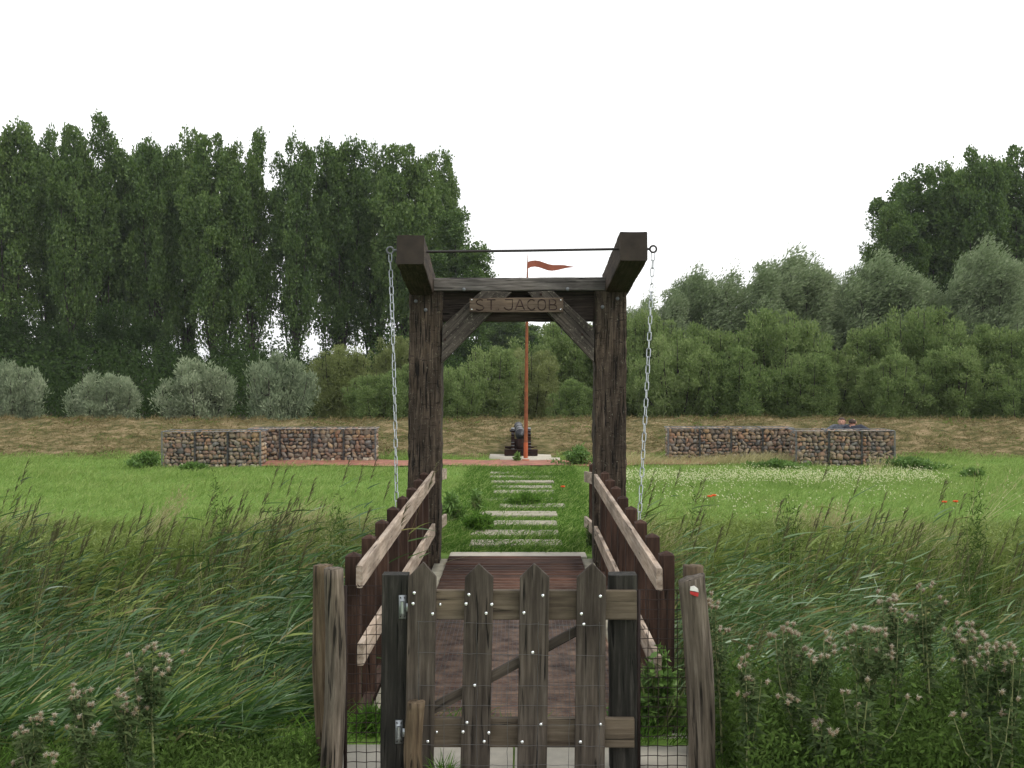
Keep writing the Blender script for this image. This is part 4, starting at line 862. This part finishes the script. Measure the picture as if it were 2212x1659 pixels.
# ------------------------------------------------------------------ grasses
def inside(x, y): return (np.abs(x) < y * .53 + .8)
def blades(n, xr, yr, h, w, mat, name, label, cat, seg=2, lean=.35, wind=.2, mask=None, seed=1, hz=None):
    rg = np.random.default_rng(seed); x = rg.uniform(*xr, n); y = rg.uniform(*yr, n); ok = inside(x, y)
    if mask is not None: ok &= mask(x, y, rg)
    x, y = x[ok], y[ok]; k = len(x); P = np.stack([x, y, hgt(x, y) - .01 + (hz(x, y) if hz else 0)], 1)
    D = np.stack([rg.normal(size=k) * lean + wind, rg.normal(size=k) * lean, np.ones(k)], 1); G = np.stack([rg.normal(size=k) * .3 + wind, rg.normal(size=k) * .3, -.25 * np.ones(k)], 1)
    H_ = h * rg.uniform(.5, 1.3, k) * (1 + .35 * np.sin(x * 2.1 + 1) * np.sin(y * 1.7))
    return tag(put(name, Bag().add(ribbons(P, D, G, H_, w, seg, rg)).mesh(name), mat), label, cat, kind='stuff')
def onpath(x, y): 
    r = np.zeros(len(x), bool)
    for (y0, y1, x0, x1) in slabs: r |= (x > x0) & (x < x1) & (y > y0 - .02) & (y < y1 + .02)
    return r
def m_meadow(x, y, rg):
    red = (x > -5.1) & (x < 4.2 - 0) & (y > 20.95 + np.clip((x - 1.6) * .22, 0, .6)) & (y < 22.2)
    gb = ((x > -6.9) & (x < -4.98) & (y > 20.74) & (y < 21.4)) | ((x > -5.56) & (x < -2.9) & (y > 21.98) & (y < 22.64)) | ((x > 3.0) & (x < 5.6) & (y > 22.1) & (y < 22.8)) | ((x > 5.34) & (x < 7.3) & (y > 21.03) & (y < 21.7))
    cs = (x > -.7) & (x < .85) & (y > 22.0)
    return ~(gb | cs) & ~(red & (rg.random(len(x)) > .03)) & ~(onpath(x, y) & (rg.random(len(x)) > .12)) & ~((x > -1.0) & (x < .9) & (y < 11.3))
blades(190000, (-13, 13), (11.0, 23.2), .105, .013, M['meadow'], 'grass', 'bright green short meadow grass beyond the ditch', 'grass', mask=m_meadow, seed=2)
def m_path(x, y, rg): return ~(onpath(x, y) & (rg.random(len(x)) > .55 + .25 * np.sin(x * 5 + y * 3) + .45 * ((y > 15.4) & (y < 18.6))))
blades(38000, (-1.0, 1.0), (11.36, 20.6), .115, .010, M['pathgrass'], 'path_grass', 'darker grass growing between the path slabs', 'grass', lean=.9, mask=m_path, seed=3)
blades(90000, (-14, 14), (22.6, 25.9), .065, .014, M['drygrass'], 'dry_grass', 'short dry grass on the embankment slope', 'grass', lean=1.0, seed=4, mask=lambda x, y, r: ~((np.abs(x) < .7) & (y < 23.9)) & ~((x > 5.9) & (x < 7.4) & (y < 23.0)))
blades(5000, (-14, 14), (25.2, 26.0), .16, .012, M['drygrass'], 'crest_grass', 'dry grass fringe along the embankment crest', 'grass', lean=.5, seed=5)
blades(22000, (-14, 14), (22.9, 25.8), .09, .012, M['pathgrass'], 'embankment_grass', 'patches of green grass on the dry embankment slope', 'grass', lean=.9, seed=7, mask=lambda x, y, r: (np.sin(x * 3.1 + 2 * np.sin(y * 2)) * np.sin(y * 4.1 + x) + r.normal(size=len(x)) * .3 > .45) & ~((np.abs(x) < .7) & (y < 23.9)))
blades(14000, (-14, 14), (22.2, 23.2), .16, .012, M['meadow'], 'edge_grass', 'greener tuft line at the foot of the embankment', 'grass', lean=.5, seed=6, mask=lambda x, y, r: (np.abs(x) > .75) & (np.sin(x * 2.3) + r.normal(size=len(x)) * .5 > .1) & ~((x > -5.6) & (x < -2.9) & (y < 22.65)) & ~((x > 3) & (x < 7.3) & (y < 22.85)))
blades(9000, (-12, 12), (12.2, 22.0), .22, .008, M['reedyellow'], 'meadow_tufts', 'taller paler grass patches scattered in the meadow', 'grass', seg=3, lean=.35, seed=9, mask=lambda x, y, r: (np.abs(x) > 1.2) & (np.sin(x * .8 + 1.5 * np.sin(y * .7)) * np.sin(y * .9 + x * .3) + r.normal(size=len(x)) * .25 > .35) & m_meadow(x, y, r))
blades(3500, (2.0, 6.0), (21.0, 22.1), .26, .009, M['straw'], 'tall_dry_grass', 'tall dry grass before the right set back stone wall', 'grass', lean=.3, seed=8)

# tall reeds of the ditch, blown to the right
def reeds(name, label, xr, seed, n, dense=1.0):
    rg = np.random.default_rng(seed); x = rg.uniform(*xr, n); y = rg.uniform(5.42 if xr[0] < -2 else 6.0, 10.75, n)
    ok = (np.abs(x) < y * .52 + .5); x, y = x[ok], y[ok]; k = len(x); z0 = hgt(x, y)
    ztop = -.06 - .42 * ss(8.0, 10.3, y) + .15 * np.sin(x * 1.7 + seed) + .10 * np.sin(y * 2.4 + x) + rg.normal(size=k) * .19 + .10 * (y - 8) / 3
    tall = rg.random(k) < (.014 + .07 * (y > 8.4)) * (1 + np.sin(x * 3.3 + seed)); ztop = ztop + .42 * np.exp(-((np.abs(x) - 1.75) / .45) ** 2) * ss(7.2, 8.6, y) * (rg.random(k) < .6) + .16 * np.sin(x * 3.9 + seed * 1.7) * np.sin(x * 1.3 + y) + tall * rg.uniform(.3, 1.0, k); edge = np.where(y < 6.7, (6.7 - y) * (.22 if xr[0] < -2 else .6), 0); ztop = ztop - edge
    ztop = np.where(y > 10.5, np.minimum(ztop, .22 + tall * .6), ztop)
    hh = np.maximum(ztop - z0, .22); lean = rg.uniform(-.02, .2, k)
    st, lf, dl, pl, yl = Bag(), Bag(), Bag(), Bag(), Bag()
    P = np.stack([x, y, z0], 1); D = np.stack([lean, rg.normal(size=k) * .05, np.ones(k)], 1); D = unit(D); G = np.stack([.10 * np.ones(k), np.zeros(k), -.03 * np.ones(k)], 1)
    isdry = rg.random(k) < .12
    for fl, bg_ in ((~isdry, st), (isdry, dl)):
        if fl.any(): bg_.add(ribbons(P[fl], D[fl], G[fl], hh[fl], .008, 3, rg, w0=1))
    for j in range(9):
        t = .22 + .78 * (j + rg.uniform(0, 1, k)) / 9; base = P + D * (hh * t)[:, None] + G * (hh * t * t)[:, None]
        ph = j * 2.4 + rg.uniform(0, .8, k); L = rg.uniform(.10, .26, k) * (.8 + .25 * t)
        up = rg.uniform(.05, 1.0, k); dd = np.stack([np.cos(ph) * .5 + .72, np.sin(ph) * .45, up], 1)
        gg = np.stack([.2 + rg.normal(size=k) * .1, rg.normal(size=k) * .1, -rg.uniform(-.1, .3, k)], 1)
        sd_ = unit(np.cross(unit(dd), np.stack([rg.normal(size=k) * .4, -np.ones(k), rg.normal(size=k) * .4], 1)))
        dry = (rg.random(k) < .025) | (isdry & (rg.random(k) < .3))
        odd = rg.random(k) < .30; dd[odd, 0] = rg.normal(size=odd.sum()) * .8; gg[odd, 2] -= .2
        yel = ~dry & (rg.random(k) < .10 + .4 * ss(8.6, 10.4, y) + .10 * np.sin(x * 2.2 + y))
        for fl, bg_ in ((~dry & ~yel, lf), (dry, dl), (yel, yl)):
            if fl.any(): bg_.add(ribbons(base[fl], dd[fl], gg[fl], L[fl], rg.uniform(.007, .015, k)[fl], 4, rg, side=sd_[fl]))
    # plumes
    ti = np.where(tall)[0]
    for i in ti:
        tip = P[i] + D[i] * hh[i] + G[i] * hh[i]; m_ = 26; tt = rg.uniform(0, .2, m_); pp = tip + np.stack([tt * .3, np.zeros(m_), tt - .04], 1)
        pl.add(ribbons(pp, np.stack([rg.uniform(0, .5, m_), rg.normal(size=m_) * .2, np.ones(m_)], 1), np.tile([.3, 0, -.2], (m_, 1)), rg.uniform(.04, .09, m_), .006, 2, rg))
    t = put(name, lf.mesh(name), M['reed']); tag(t, label, 'reeds', kind='stuff')
    put('stems', st.mesh('stems'), M['thstem'], t); put('dry_blades', dl.mesh('dry_blades'), M['reeddry'], t)
    put('yellow_blades', yl.mesh('yellow_blades'), M['reedyellow'], t)
    if len(ti): put('plumes', pl.mesh('plumes'), M['plume'], t)
reeds('reeds', 'dense green reeds bending right in the ditch, left of the bridge', (-6.5, -1.38), 11, 8800)
reeds('reeds', 'dense green reeds bending right in the ditch, right of the bridge', (1.02, 6.5), 12, 6000)

# low leafy cover on the near bank and along the far bank
def cover(name, label, n, xr, yr, ztop, mat, seed, L=.05, W=.022, zf=None, mask=None, fz=0):
    rg = np.random.default_rng(seed); x = rg.uniform(*xr, n); y = rg.uniform(*yr, n); ok = inside(x, y)
    if mask is not None: ok &= mask(x, y)
    x, y = x[ok], y[ok]; k = len(x); zt = ztop * (1 + .3 * np.sin(x * 1.3 + seed) + .25 * np.sin(x * 4.3 + seed * 2 + 2 * np.sin(y * 3)) * np.sin(y * 5 + x * 1.7) + rg.normal(size=k) * .3); z = hgt(x, y) + np.maximum(.02, zt) * rg.uniform(0, 1, k) ** .7
    D = rg.normal(size=(k, 3)) + [.4, 0, .5]; b = Bag().add(leaves(np.stack([x, y, z], 1), D, L * rg.uniform(.6, 1.5, k), W * rg.uniform(.6, 1.4, k), rg))
    return tag(put(name, b.mesh(name), mat), label, 'undergrowth', kind='stuff')
cover('bank_weeds', 'leafy weeds on the near bank right of the leaning post', 80000, (1.0, 3.4), (4.7, 6.1), .36, M['bankweed'], 21, .034, .012)
cover('bank_weeds', 'leafy weeds on the near bank at the lower left', 26000, (-3.4, -1.0), (4.6, 5.5), .10, M['bankweed'], 22, .034, .010)
cover('bank_weeds', 'yellowish weeds along the far edge of the left reeds', 34000, (-6.5, -1.08), (10.3, 11.9), .20, M['reedyellow'], 23, .06, .010)
cover('bank_weeds', 'yellowish weeds along the far edge of the right reeds', 34000, (1.02, 6.5), (10.3, 12.1), .20, M['reedyellow'], 24, .06, .010)
blades(16000, (-6.5, 6.5), (10.4, 12.6), .42, .006, M['straw'], 'bank_grass', 'tall straw coloured grass along the far bank', 'grass', seg=3, lean=.25, wind=.3, seed=31, mask=lambda x, y, r: (np.abs(x) > 1.05) & (np.sin(x * 1.9) + np.sin(x * .7 + 2) + r.normal(size=len(x)) * .5 > .2))
blades(40000, (-6.5, 6.5), (10.4, 13.0), .27, .008, M['reedyellow'], 'long_bank_grass', 'longer green grass along the far bank', 'grass', seg=3, lean=.35, wind=.3, seed=32, mask=lambda x, y, r: (np.abs(x) > 1.0))
blades(5000, (-2.8, 3), (5.0, 5.9), .2, .007, M['pathgrass'], 'near_grass', 'green grass on the near bank around the posts', 'grass', seg=3, lean=.45, seed=33, mask=lambda x, y, r: (y > 5.62) | (np.abs(x) > .98))
# white flowering patch
rg = np.random.default_rng(41); n = 26000; x = rg.uniform(1.2, 8.2, n); y = rg.uniform(12.8, 19.6, n)
dn = np.exp(-((y - 17.6 - .05 * x) / .6) ** 2) * (x < 6.9) * (x > 1.3) + .10 * (y > 13.5) * (x < 5.5) * (np.sin(x * 2 + y) > .1) + .012; ok = (rg.random(n) < dn); x, y = x[ok], y[ok]; k = len(x)
P = np.stack([x, y, hgt(x, y) + rg.uniform(.10, .24, k)], 1); b = Bag()
D = np.stack([np.ones(k), np.zeros(k), rg.normal(size=k) * .2], 1)
V, F = leaves(P, D, .016, .018, rg, .5); b.add((V, F)); V, F = leaves(P + [.012, -.004, -.012], np.tile([0, .2, 1.], (k, 1)), .015, .017, rg, .5); b.add((V, F))
dz = tag(put('daisies', b.mesh('daisies'), M['daisy']), 'drift of tiny cream white flowers across the right meadow', 'flowers', kind='stuff')
ok = rg.random(k) < .5; put('stalks', Bag().add(ribbons(P[ok] - [0, 0, .2], np.tile([0, 0, 1.], (ok.sum(), 1)), np.zeros((ok.sum(), 3)), .2, .006, 1, rg)).mesh('stalks'), M['meadow'], dz)

# ------------------------------------------------------------------ single plants
def poppy(x, y, Y, label):
    p = at(x, y, Y); t = thing('poppy', label, 'poppy', (p.x, Y, float(hgt(p.x, Y))), group='red poppies in the meadow'); bm = bmesh.new()
    for k in range(4):
        a = k * 1.57; g = bmesh.ops.create_icosphere(bm, subdivisions=1, radius=1)
        for v in g['verts']: v.co = Vector((p.x + .02 * math.cos(a) + v.co.x * .017, Y + .014 * math.sin(a) + v.co.y * .017, p.z + v.co.z * .014 + .5 * (v.co.x ** 2) * .01))
    put('petals', bm_mesh('petals', bm, True), M['poppy'], t); put('stem', Bag().add(tube_np([(p.x, Y, 0), (p.x + .01, Y, p.z)], .003, 5)).mesh('stem'), M['thstem'], t)
poppy(1533, 1072, 14.6, 'orange red poppy at the left of the pair near the right railing'); poppy(1542, 1070, 14.7, 'orange red poppy at the right of the pair near the right railing')
poppy(2040, 1084, 14.2, 'pale red poppy in the right meadow, left of two'); poppy(2064, 1083, 14.2, 'bright red poppy in the right meadow, right of two'); poppy(1216, 1051, 16.6, 'single small red poppy beside the slab path')

def clump(x, ybase, Y, w, h, label, seed, mat='weed', L=.07, W=.03, n=2600, name='weed_clump'):
    rg = np.random.default_rng(seed); p = at(x, ybase, Y); X_ = p.x; ybase = ybase if name == 'tall_weed' else 785 + (EYE - float(hgt(X_, Y))) * FD / Y; wd = w / FD * Y / 2; z0 = float(hgt(X_, Y)); hh = pz(ybase - h, Y) - z0
    ks = 26; tip = rg.normal(size=(ks, 3)) * [wd * (.5 if name != 'tall_weed' else .95), wd * .4, 0]; tip[:, 2] = hh * (1.05 - .6 * np.clip(np.abs(tip[:, 0]) / wd, 0, 1)) * rg.uniform(.6, 1.1, ks)
    si = rg.integers(0, ks, n); f = rg.uniform(.05 if name != 'tall_weed' else .45, 1, (n, 1)) ** .6; P = tip[si] * f * [1, 1, 1] + rg.normal(size=(n, 3)) * [wd * .10, wd * .10, hh * .05]; P[:, 2] = np.maximum(P[:, 2], .005); d = rg.normal(size=(n, 3)) + [0, 0, .4]
    t = thing(name, label, 'weeds', (X_, Y, z0), group='leafy weed clumps'); me = Bag().add(leaves(P, d, L * rg.uniform(.5, 1.4, n), W * rg.uniform(.6, 1.2, n), rg)).mesh('foliage')
    put('foliage', me, M[mat], t, Matrix.Translation((X_, Y, z0)))
    k = 24; P0 = np.zeros((k, 3)); put('stems', Bag().add(ribbons(P0, unit(rg.normal(size=(k, 3)) * [.7 * wd / hh, .5, .1] + [0, 0, 1]), np.zeros((k, 3)), hh * .9, .012, 2, rg, w0=1)).mesh('stems'), M['thstem'], t, Matrix.Translation((X_, Y, z0)))
clump(1248, 1004, 21.2, 84, 38, 'bushy weed clump on the red gravel right of the cannon', 1)
clump(320, 1008, 20.7, 80, 34, 'bright weed clump against the left end of the front stone wall', 2)
clump(1680, 1008, 20.6, 90, 16, 'flat bright weed mound before the right set back wall', 3)
clump(1965, 1012, 20.4, 120, 26, 'broad weed clump at the right end of the front stone wall', 4)
clump(420, 1018, 20.2, 60, 14, 'small weed clump in front of the left stone wall', 5)
clump(1117, 998, 21.9, 14, 16, 'tiny grass tuft on the strip left of the flagpole foot', 6, n=400)
clump(2105, 1035, 19, 60, 14, 'small dark weed clump in the far right meadow', 7)
clump(975, 1125, 13.6, 50, 62, 'dark stalky weed beside the left end of the railing', 8, 'weed', .09, .025, 1100)
clump(1030, 1098, 14.6, 30, 46, 'small stalky weed in the meadow left of the slabs', 9, 'weed', .08, .02, 500)
clump(1035, 1150, 12.9, 90, 40, 'dark weed clump spreading over the left ends of the near slabs', 10, 'pathgrass', .06, .02, 2600)
clump(1135, 1093, 15.2, 70, 24, 'dark grass mound behind the sixth slab', 12, 'pathgrass', .06, .018, 2000)
clump(1280, 1195, 11.6, 40, 60, 'weeds at the foot of the right portal post', 13, 'thistle', .05, .018, 1200)
for i, (x, lb) in enumerate(((1002, 'left'), (1108, 'middle'), (1225, 'right'))): clump(x, 1222, 10.6, (22, 26, 40)[i], (16, 14, 24)[i], 'small green tuft sprouting on the bridge planks, %s one of three' % lb, 20 + i, 'pathgrass', .035, .009, (60, 130, 260)[i])
clump(1420, 1560, 5.9, 130, 190, 'leafy green weed growing up behind the right wire mesh', 14, 'weed', .055, .032, 2600)
clump(800, 1590, 5.85, 70, 50, 'grassy tuft behind the left wire mesh', 15, 'pathgrass', .09, .008, 900)
clump(960, 1650, 5.1, 50, 42, 'grass tuft at the foot of the second gap in the gate', 16, 'pathgrass', .1, .006, 260)

for x_, yb_, Y_, w_, h_, lb_ in ((470, 1230, 10.0, 70, 190, 'dark bushy thistle like weed standing above the left reeds'), (585, 1240, 9.9, 70, 150, 'loose dark weed right of the bushy one in the left reeds'), (735, 1240, 9.8, 80, 210, 'tall dark weed at the right end of the left reeds beside the railing'), (40, 1240, 10, 90, 150, 'brownish seeding weed at the left picture edge'),
                          (1700, 1230, 10, 90, 170, 'dark bushy weed above the right reeds below the straw tussock'), (1500, 1235, 10, 80, 130, 'brownish weed in the reeds next to the right railing'), (2105, 1230, 10, 80, 190, 'tall dark weed near the right picture edge')):
    clump(x_, yb_, Y_, w_, h_, lb_, int(x_), 'bankweed', .06, .012, 2600, name='tall_weed')
def thistle(heads, xb, Y, label, seed, dens=1.0):
    """heads: list of picture points; one plant with branching stems"""
    rg = np.random.default_rng(seed); Xb = px(xb, Y); zb = float(hgt(Xb, Y)); t = thing('thistle', label, 'thistle', (Xb, Y, zb), group='thistles gone to seed on the near bank')
    st, lf, fl, br_ = Bag(), Bag(), Bag(), Bag(); B = np.array([Xb, Y, zb]); H = [np.array(at(x, y, Y + rg.uniform(-.1, .1))) for x, y in heads]; topc = np.mean(H, 0)
    fork = B + (topc - B) * .62; main = np.array([B, B + (fork - B) * .5 + rg.normal(size=3) * .02, fork, topc - [0, 0, .04]]); st.add(tube_np(main, [.007, .006, .0045, .003], 6))
    stems = [main]
    for h in H:
        f = rg.uniform(.35, .95); s0 = B + (topc - B) * f * .85; mid = (s0 + h) / 2 + np.array([(h - s0)[0] * .2, 0, -.02]); pts = np.array([s0, mid, h - [0, 0, .012]]); st.add(tube_np(pts, [.0035, .0028, .002], 5)); stems.append(pts)
        c = rg.integers(1, 5); fl, br_ = Bag(), Bag()
        for q_ in range(c):
            hc = h + rg.normal(size=3) * [.022, .022, .012]; br_.add(tube_np([hc - [0, 0, .016], hc - [0, 0, .008], hc, hc + [0, 0, .003]], [.002, .0075, .008, .004], 7)); m_ = 46
            d = unit(rg.normal(size=(m_, 3)) * [1, 1, .7] + [0.25, 0, .55]); fl.add(ribbons(np.tile(hc, (m_, 1)), d, np.tile([.1, 0, -.1], (m_, 1)), rg.uniform(.008, .022, m_), .003, 1, rg, w0=1))
        nf = sum(len(f_) for f_ in fl.F); fl.add((np.concatenate(br_.V), np.concatenate(br_.F))); me = fl.mesh('seed_head'); me.materials.append(M['fluff']); me.materials.append(M['bract'])
        me.polygons.foreach_set('material_index', np.array([0] * nf + [1] * (len(me.polygons) - nf), dtype=np.int32)); put('seed_head', me, [M['fluff'], M['bract']], t); me.polygons.foreach_set('material_index', np.array([0] * nf + [1] * (len(me.polygons) - nf), dtype=np.int32))
    for s in stems:
        n_ = int((75 if s is main else 40) * dens); f = rg.uniform(.03, .97, n_) * (len(s) - 1); i0 = f.astype(int); fr = (f - i0)[:, None]; P = s[i0] * (1 - fr) + s[i0 + 1] * fr
        a = rg.uniform(0, 6.283, n_); D = np.stack([np.cos(a), np.sin(a) * .8, rg.uniform(.1, .7, n_)], 1); Ln = rg.uniform(.03, .12, n_) * (.8 if s is main else .5)
        lf.add(ribbons(P, D, np.tile([.1, 0, -.45], (n_, 1)), Ln, .018, 3, rg))
        for k in range(2): # spiny lobes
            Pq = P + unit(D) * (Ln * (.35 + .25 * k))[:, None] - [0, 0, .01]; lf.add(leaves(Pq, rg.normal(size=(n_, 3)) + [0, 0, .4], Ln * .35, .01, rg))
    put('stem', st.mesh('stem', True), M['thstem'], t); put('leaves', lf.mesh('leaves'), M['thistle'], t)
TH = [([(285, 1398), (308, 1400), (330, 1390), (360, 1415), (372, 1425), (315, 1445), (348, 1450), (290, 1465)], 330, 4.95, 'tall thistle with white down rising highest among the lower left weeds'),
      ([(160, 1480), (185, 1482), (175, 1500), (150, 1500), (195, 1515)], 200, 4.85, 'thistle with brownish heads, middle of the three at the lower left'),
      ([(255, 1500), (268, 1520), (285, 1512), (240, 1508), (300, 1530)], 275, 4.9, 'short thistle with pale heads right below the tallest left one'),
      ([(70, 1552), (85, 1560), (45, 1590), (60, 1575), (95, 1550), (40, 1575)], 80, 4.75, 'thistle with clustered pinkish down near the lower left corner'),
      ([(160, 1560), (178, 1570), (205, 1572)], 185, 4.8, 'small thistle with two white tufts left below the brownish one'),
      ([(25, 1645), (45, 1640), (110, 1630)], 50, 4.7, 'low thistle cut by the bottom left corner'),
      ([(1535, 1295), (1545, 1305), (1560, 1360), (1552, 1405)], 1560, 5.4, 'thistle standing directly right of the leaning post'),
      ([(1610, 1410), (1622, 1425), (1600, 1430), (1612, 1460), (1630, 1468), (1645, 1462), (1608, 1500)], 1618, 4.9, 'thistle with a pale straight stem right of the leaning post'),
      ([(1690, 1350), (1700, 1362), (1712, 1365), (1675, 1375), (1735, 1400)], 1720, 5.1, 'slim thistle left of the big flowering cluster, leaning left'),
      ([(1780, 1375), (1790, 1385), (1750, 1415), (1765, 1420), (1782, 1412), (1705, 1515), (1690, 1500)], 1785, 4.95, 'thistle with reddish heads below the left end of the big cluster'),
      ([(1830, 1365), (1848, 1355), (1862, 1360), (1880, 1358), (1898, 1360), (1905, 1372), (1858, 1395), (1845, 1400), (1910, 1410), (1925, 1405)], 1880, 4.95, 'broad thistle with the largest white cluster right of the gate'),
      ([(1905, 1290), (1920, 1292), (1935, 1295), (1925, 1312), (1940, 1330), (1960, 1330)], 1935, 5.3, 'tall thistle with white tufts above the largest cluster'),
      ([(1990, 1265), (2010, 1262), (2000, 1270), (2040, 1295), (1980, 1330), (1970, 1340)], 2010, 5.4, 'tallest dark thistle with few heads right of centre'),
      ([(2055, 1350), (2068, 1360), (2095, 1355), (2105, 1362), (2110, 1375), (2090, 1380)], 2085, 5.1, 'thistle with creamy heads left of the right corner group'),
      ([(2135, 1400), (2150, 1395), (2165, 1392), (2180, 1395), (2125, 1410), (2140, 1420), (2080, 1430), (2100, 1432)], 2130, 4.85, 'thistle with an arched row of brown heads near the right edge'),
      ([(2190, 1410), (2200, 1418), (2185, 1430), (2205, 1440), (2170, 1425), (2150, 1435)], 2190, 4.8, 'thistle with dense down cut by the right picture edge'),
      ([(1765, 1560), (1775, 1570), (1790, 1580), (1755, 1560)], 1780, 4.8, 'low thistle with one loose white tuft in the lower right weeds'),
      ([(1820, 1490), (1850, 1470), (1855, 1520), (1965, 1500)], 1850, 4.8, 'sparse thistle with small heads below the largest cluster'),
      ([(2185, 1500), (2165, 1540), (2060, 1545)], 2150, 4.7, 'sparse thistle with faded tufts low near the right edge')]
for i, (h, xb, Y, lb) in enumerate(TH): thistle(h, xb, Y, lb, 50 + i)
# far thistles standing in the reeds, lilac tops
def straw(x0, y0, x1, y1, Y, n, spread, label, seed):
    rg = np.random.default_rng(seed); b = Bag(); B = np.array(at(x0, y0, Y)); T = np.array(at(x1, y1, Y)); P = np.tile(B, (n, 1)) + rg.normal(size=(n, 3)) * [.08, .1, .02]; P[:, 2] = hgt(P[:, 0], P[:, 1]); 
    D = (T - B) + rg.normal(size=(n, 3)) * [spread, .1, .06]; L = np.linalg.norm(T - P[0]) * rg.uniform(.65, 1.08, n); G = np.tile([.12, 0, -.05], (n, 1)); b.add(ribbons(P, D, G, L, .006, 4, rg, w0=1))
    tips = P + unit(D) * L[:, None] + G * L[:, None]; m_ = 12
    for k in range(m_): b.add(leaves(tips - unit(D) * rg.uniform(0, .2, (n, 1)), unit(D) + rg.normal(size=(n, 3)) * .35, .04, .007, rg))
    t = put('dry_grass_tussock', b.mesh('dry_grass_tussock'), M['straw']); tag(t, label, 'dry grass', 'straw coloured grass tussocks')
straw(300, 1200, 385, 1050, 11.6, 40, .10, 'leaning straw coloured tussock in the left reeds', 1)
straw(640, 1150, 690, 1065, 12, 12, .12, 'thin straw tussock left of the bridge railing', 2)
straw(1775, 1190, 1800, 1090, 11.7, 45, .14, 'upright straw tussock amid the right reeds', 3)
straw(1885, 1060, 1905, 985, 19.0, 26, .16, 'pale stalks before the right front stone wall', 4)
straw(2105, 1090, 2190, 985, 13, 14, .25, 'sparse pale stalks near the right picture edge', 5)
straw(1700, 1190, 1745, 1080, 11.9, 24, .2, 'loose straw tussock left of the upright one', 6)
hz = put('haze', mesh_np('haze', *box_np(-430, 430, -90, 930, -3.2, 24)), None)
m, ns, ls = new_mat('haze_air'); pv_ = ns.new('ShaderNodeVolumePrincipled'); pv_.inputs['Density'].default_value = .0003; pv_.inputs['Color'].default_value = (.92, .95, 1, 1); pv_.inputs['Anisotropy'].default_value = .2
o = ns.new('ShaderNodeOutputMaterial'); ls.new(pv_.outputs[0], o.inputs['Volume']); hz.data.materials.append(m); tag(hz, None, None, kind='stuff')
print('objects', len(bpy.data.objects), 'verts', sum(len(m_.vertices) for m_ in bpy.data.meshes))
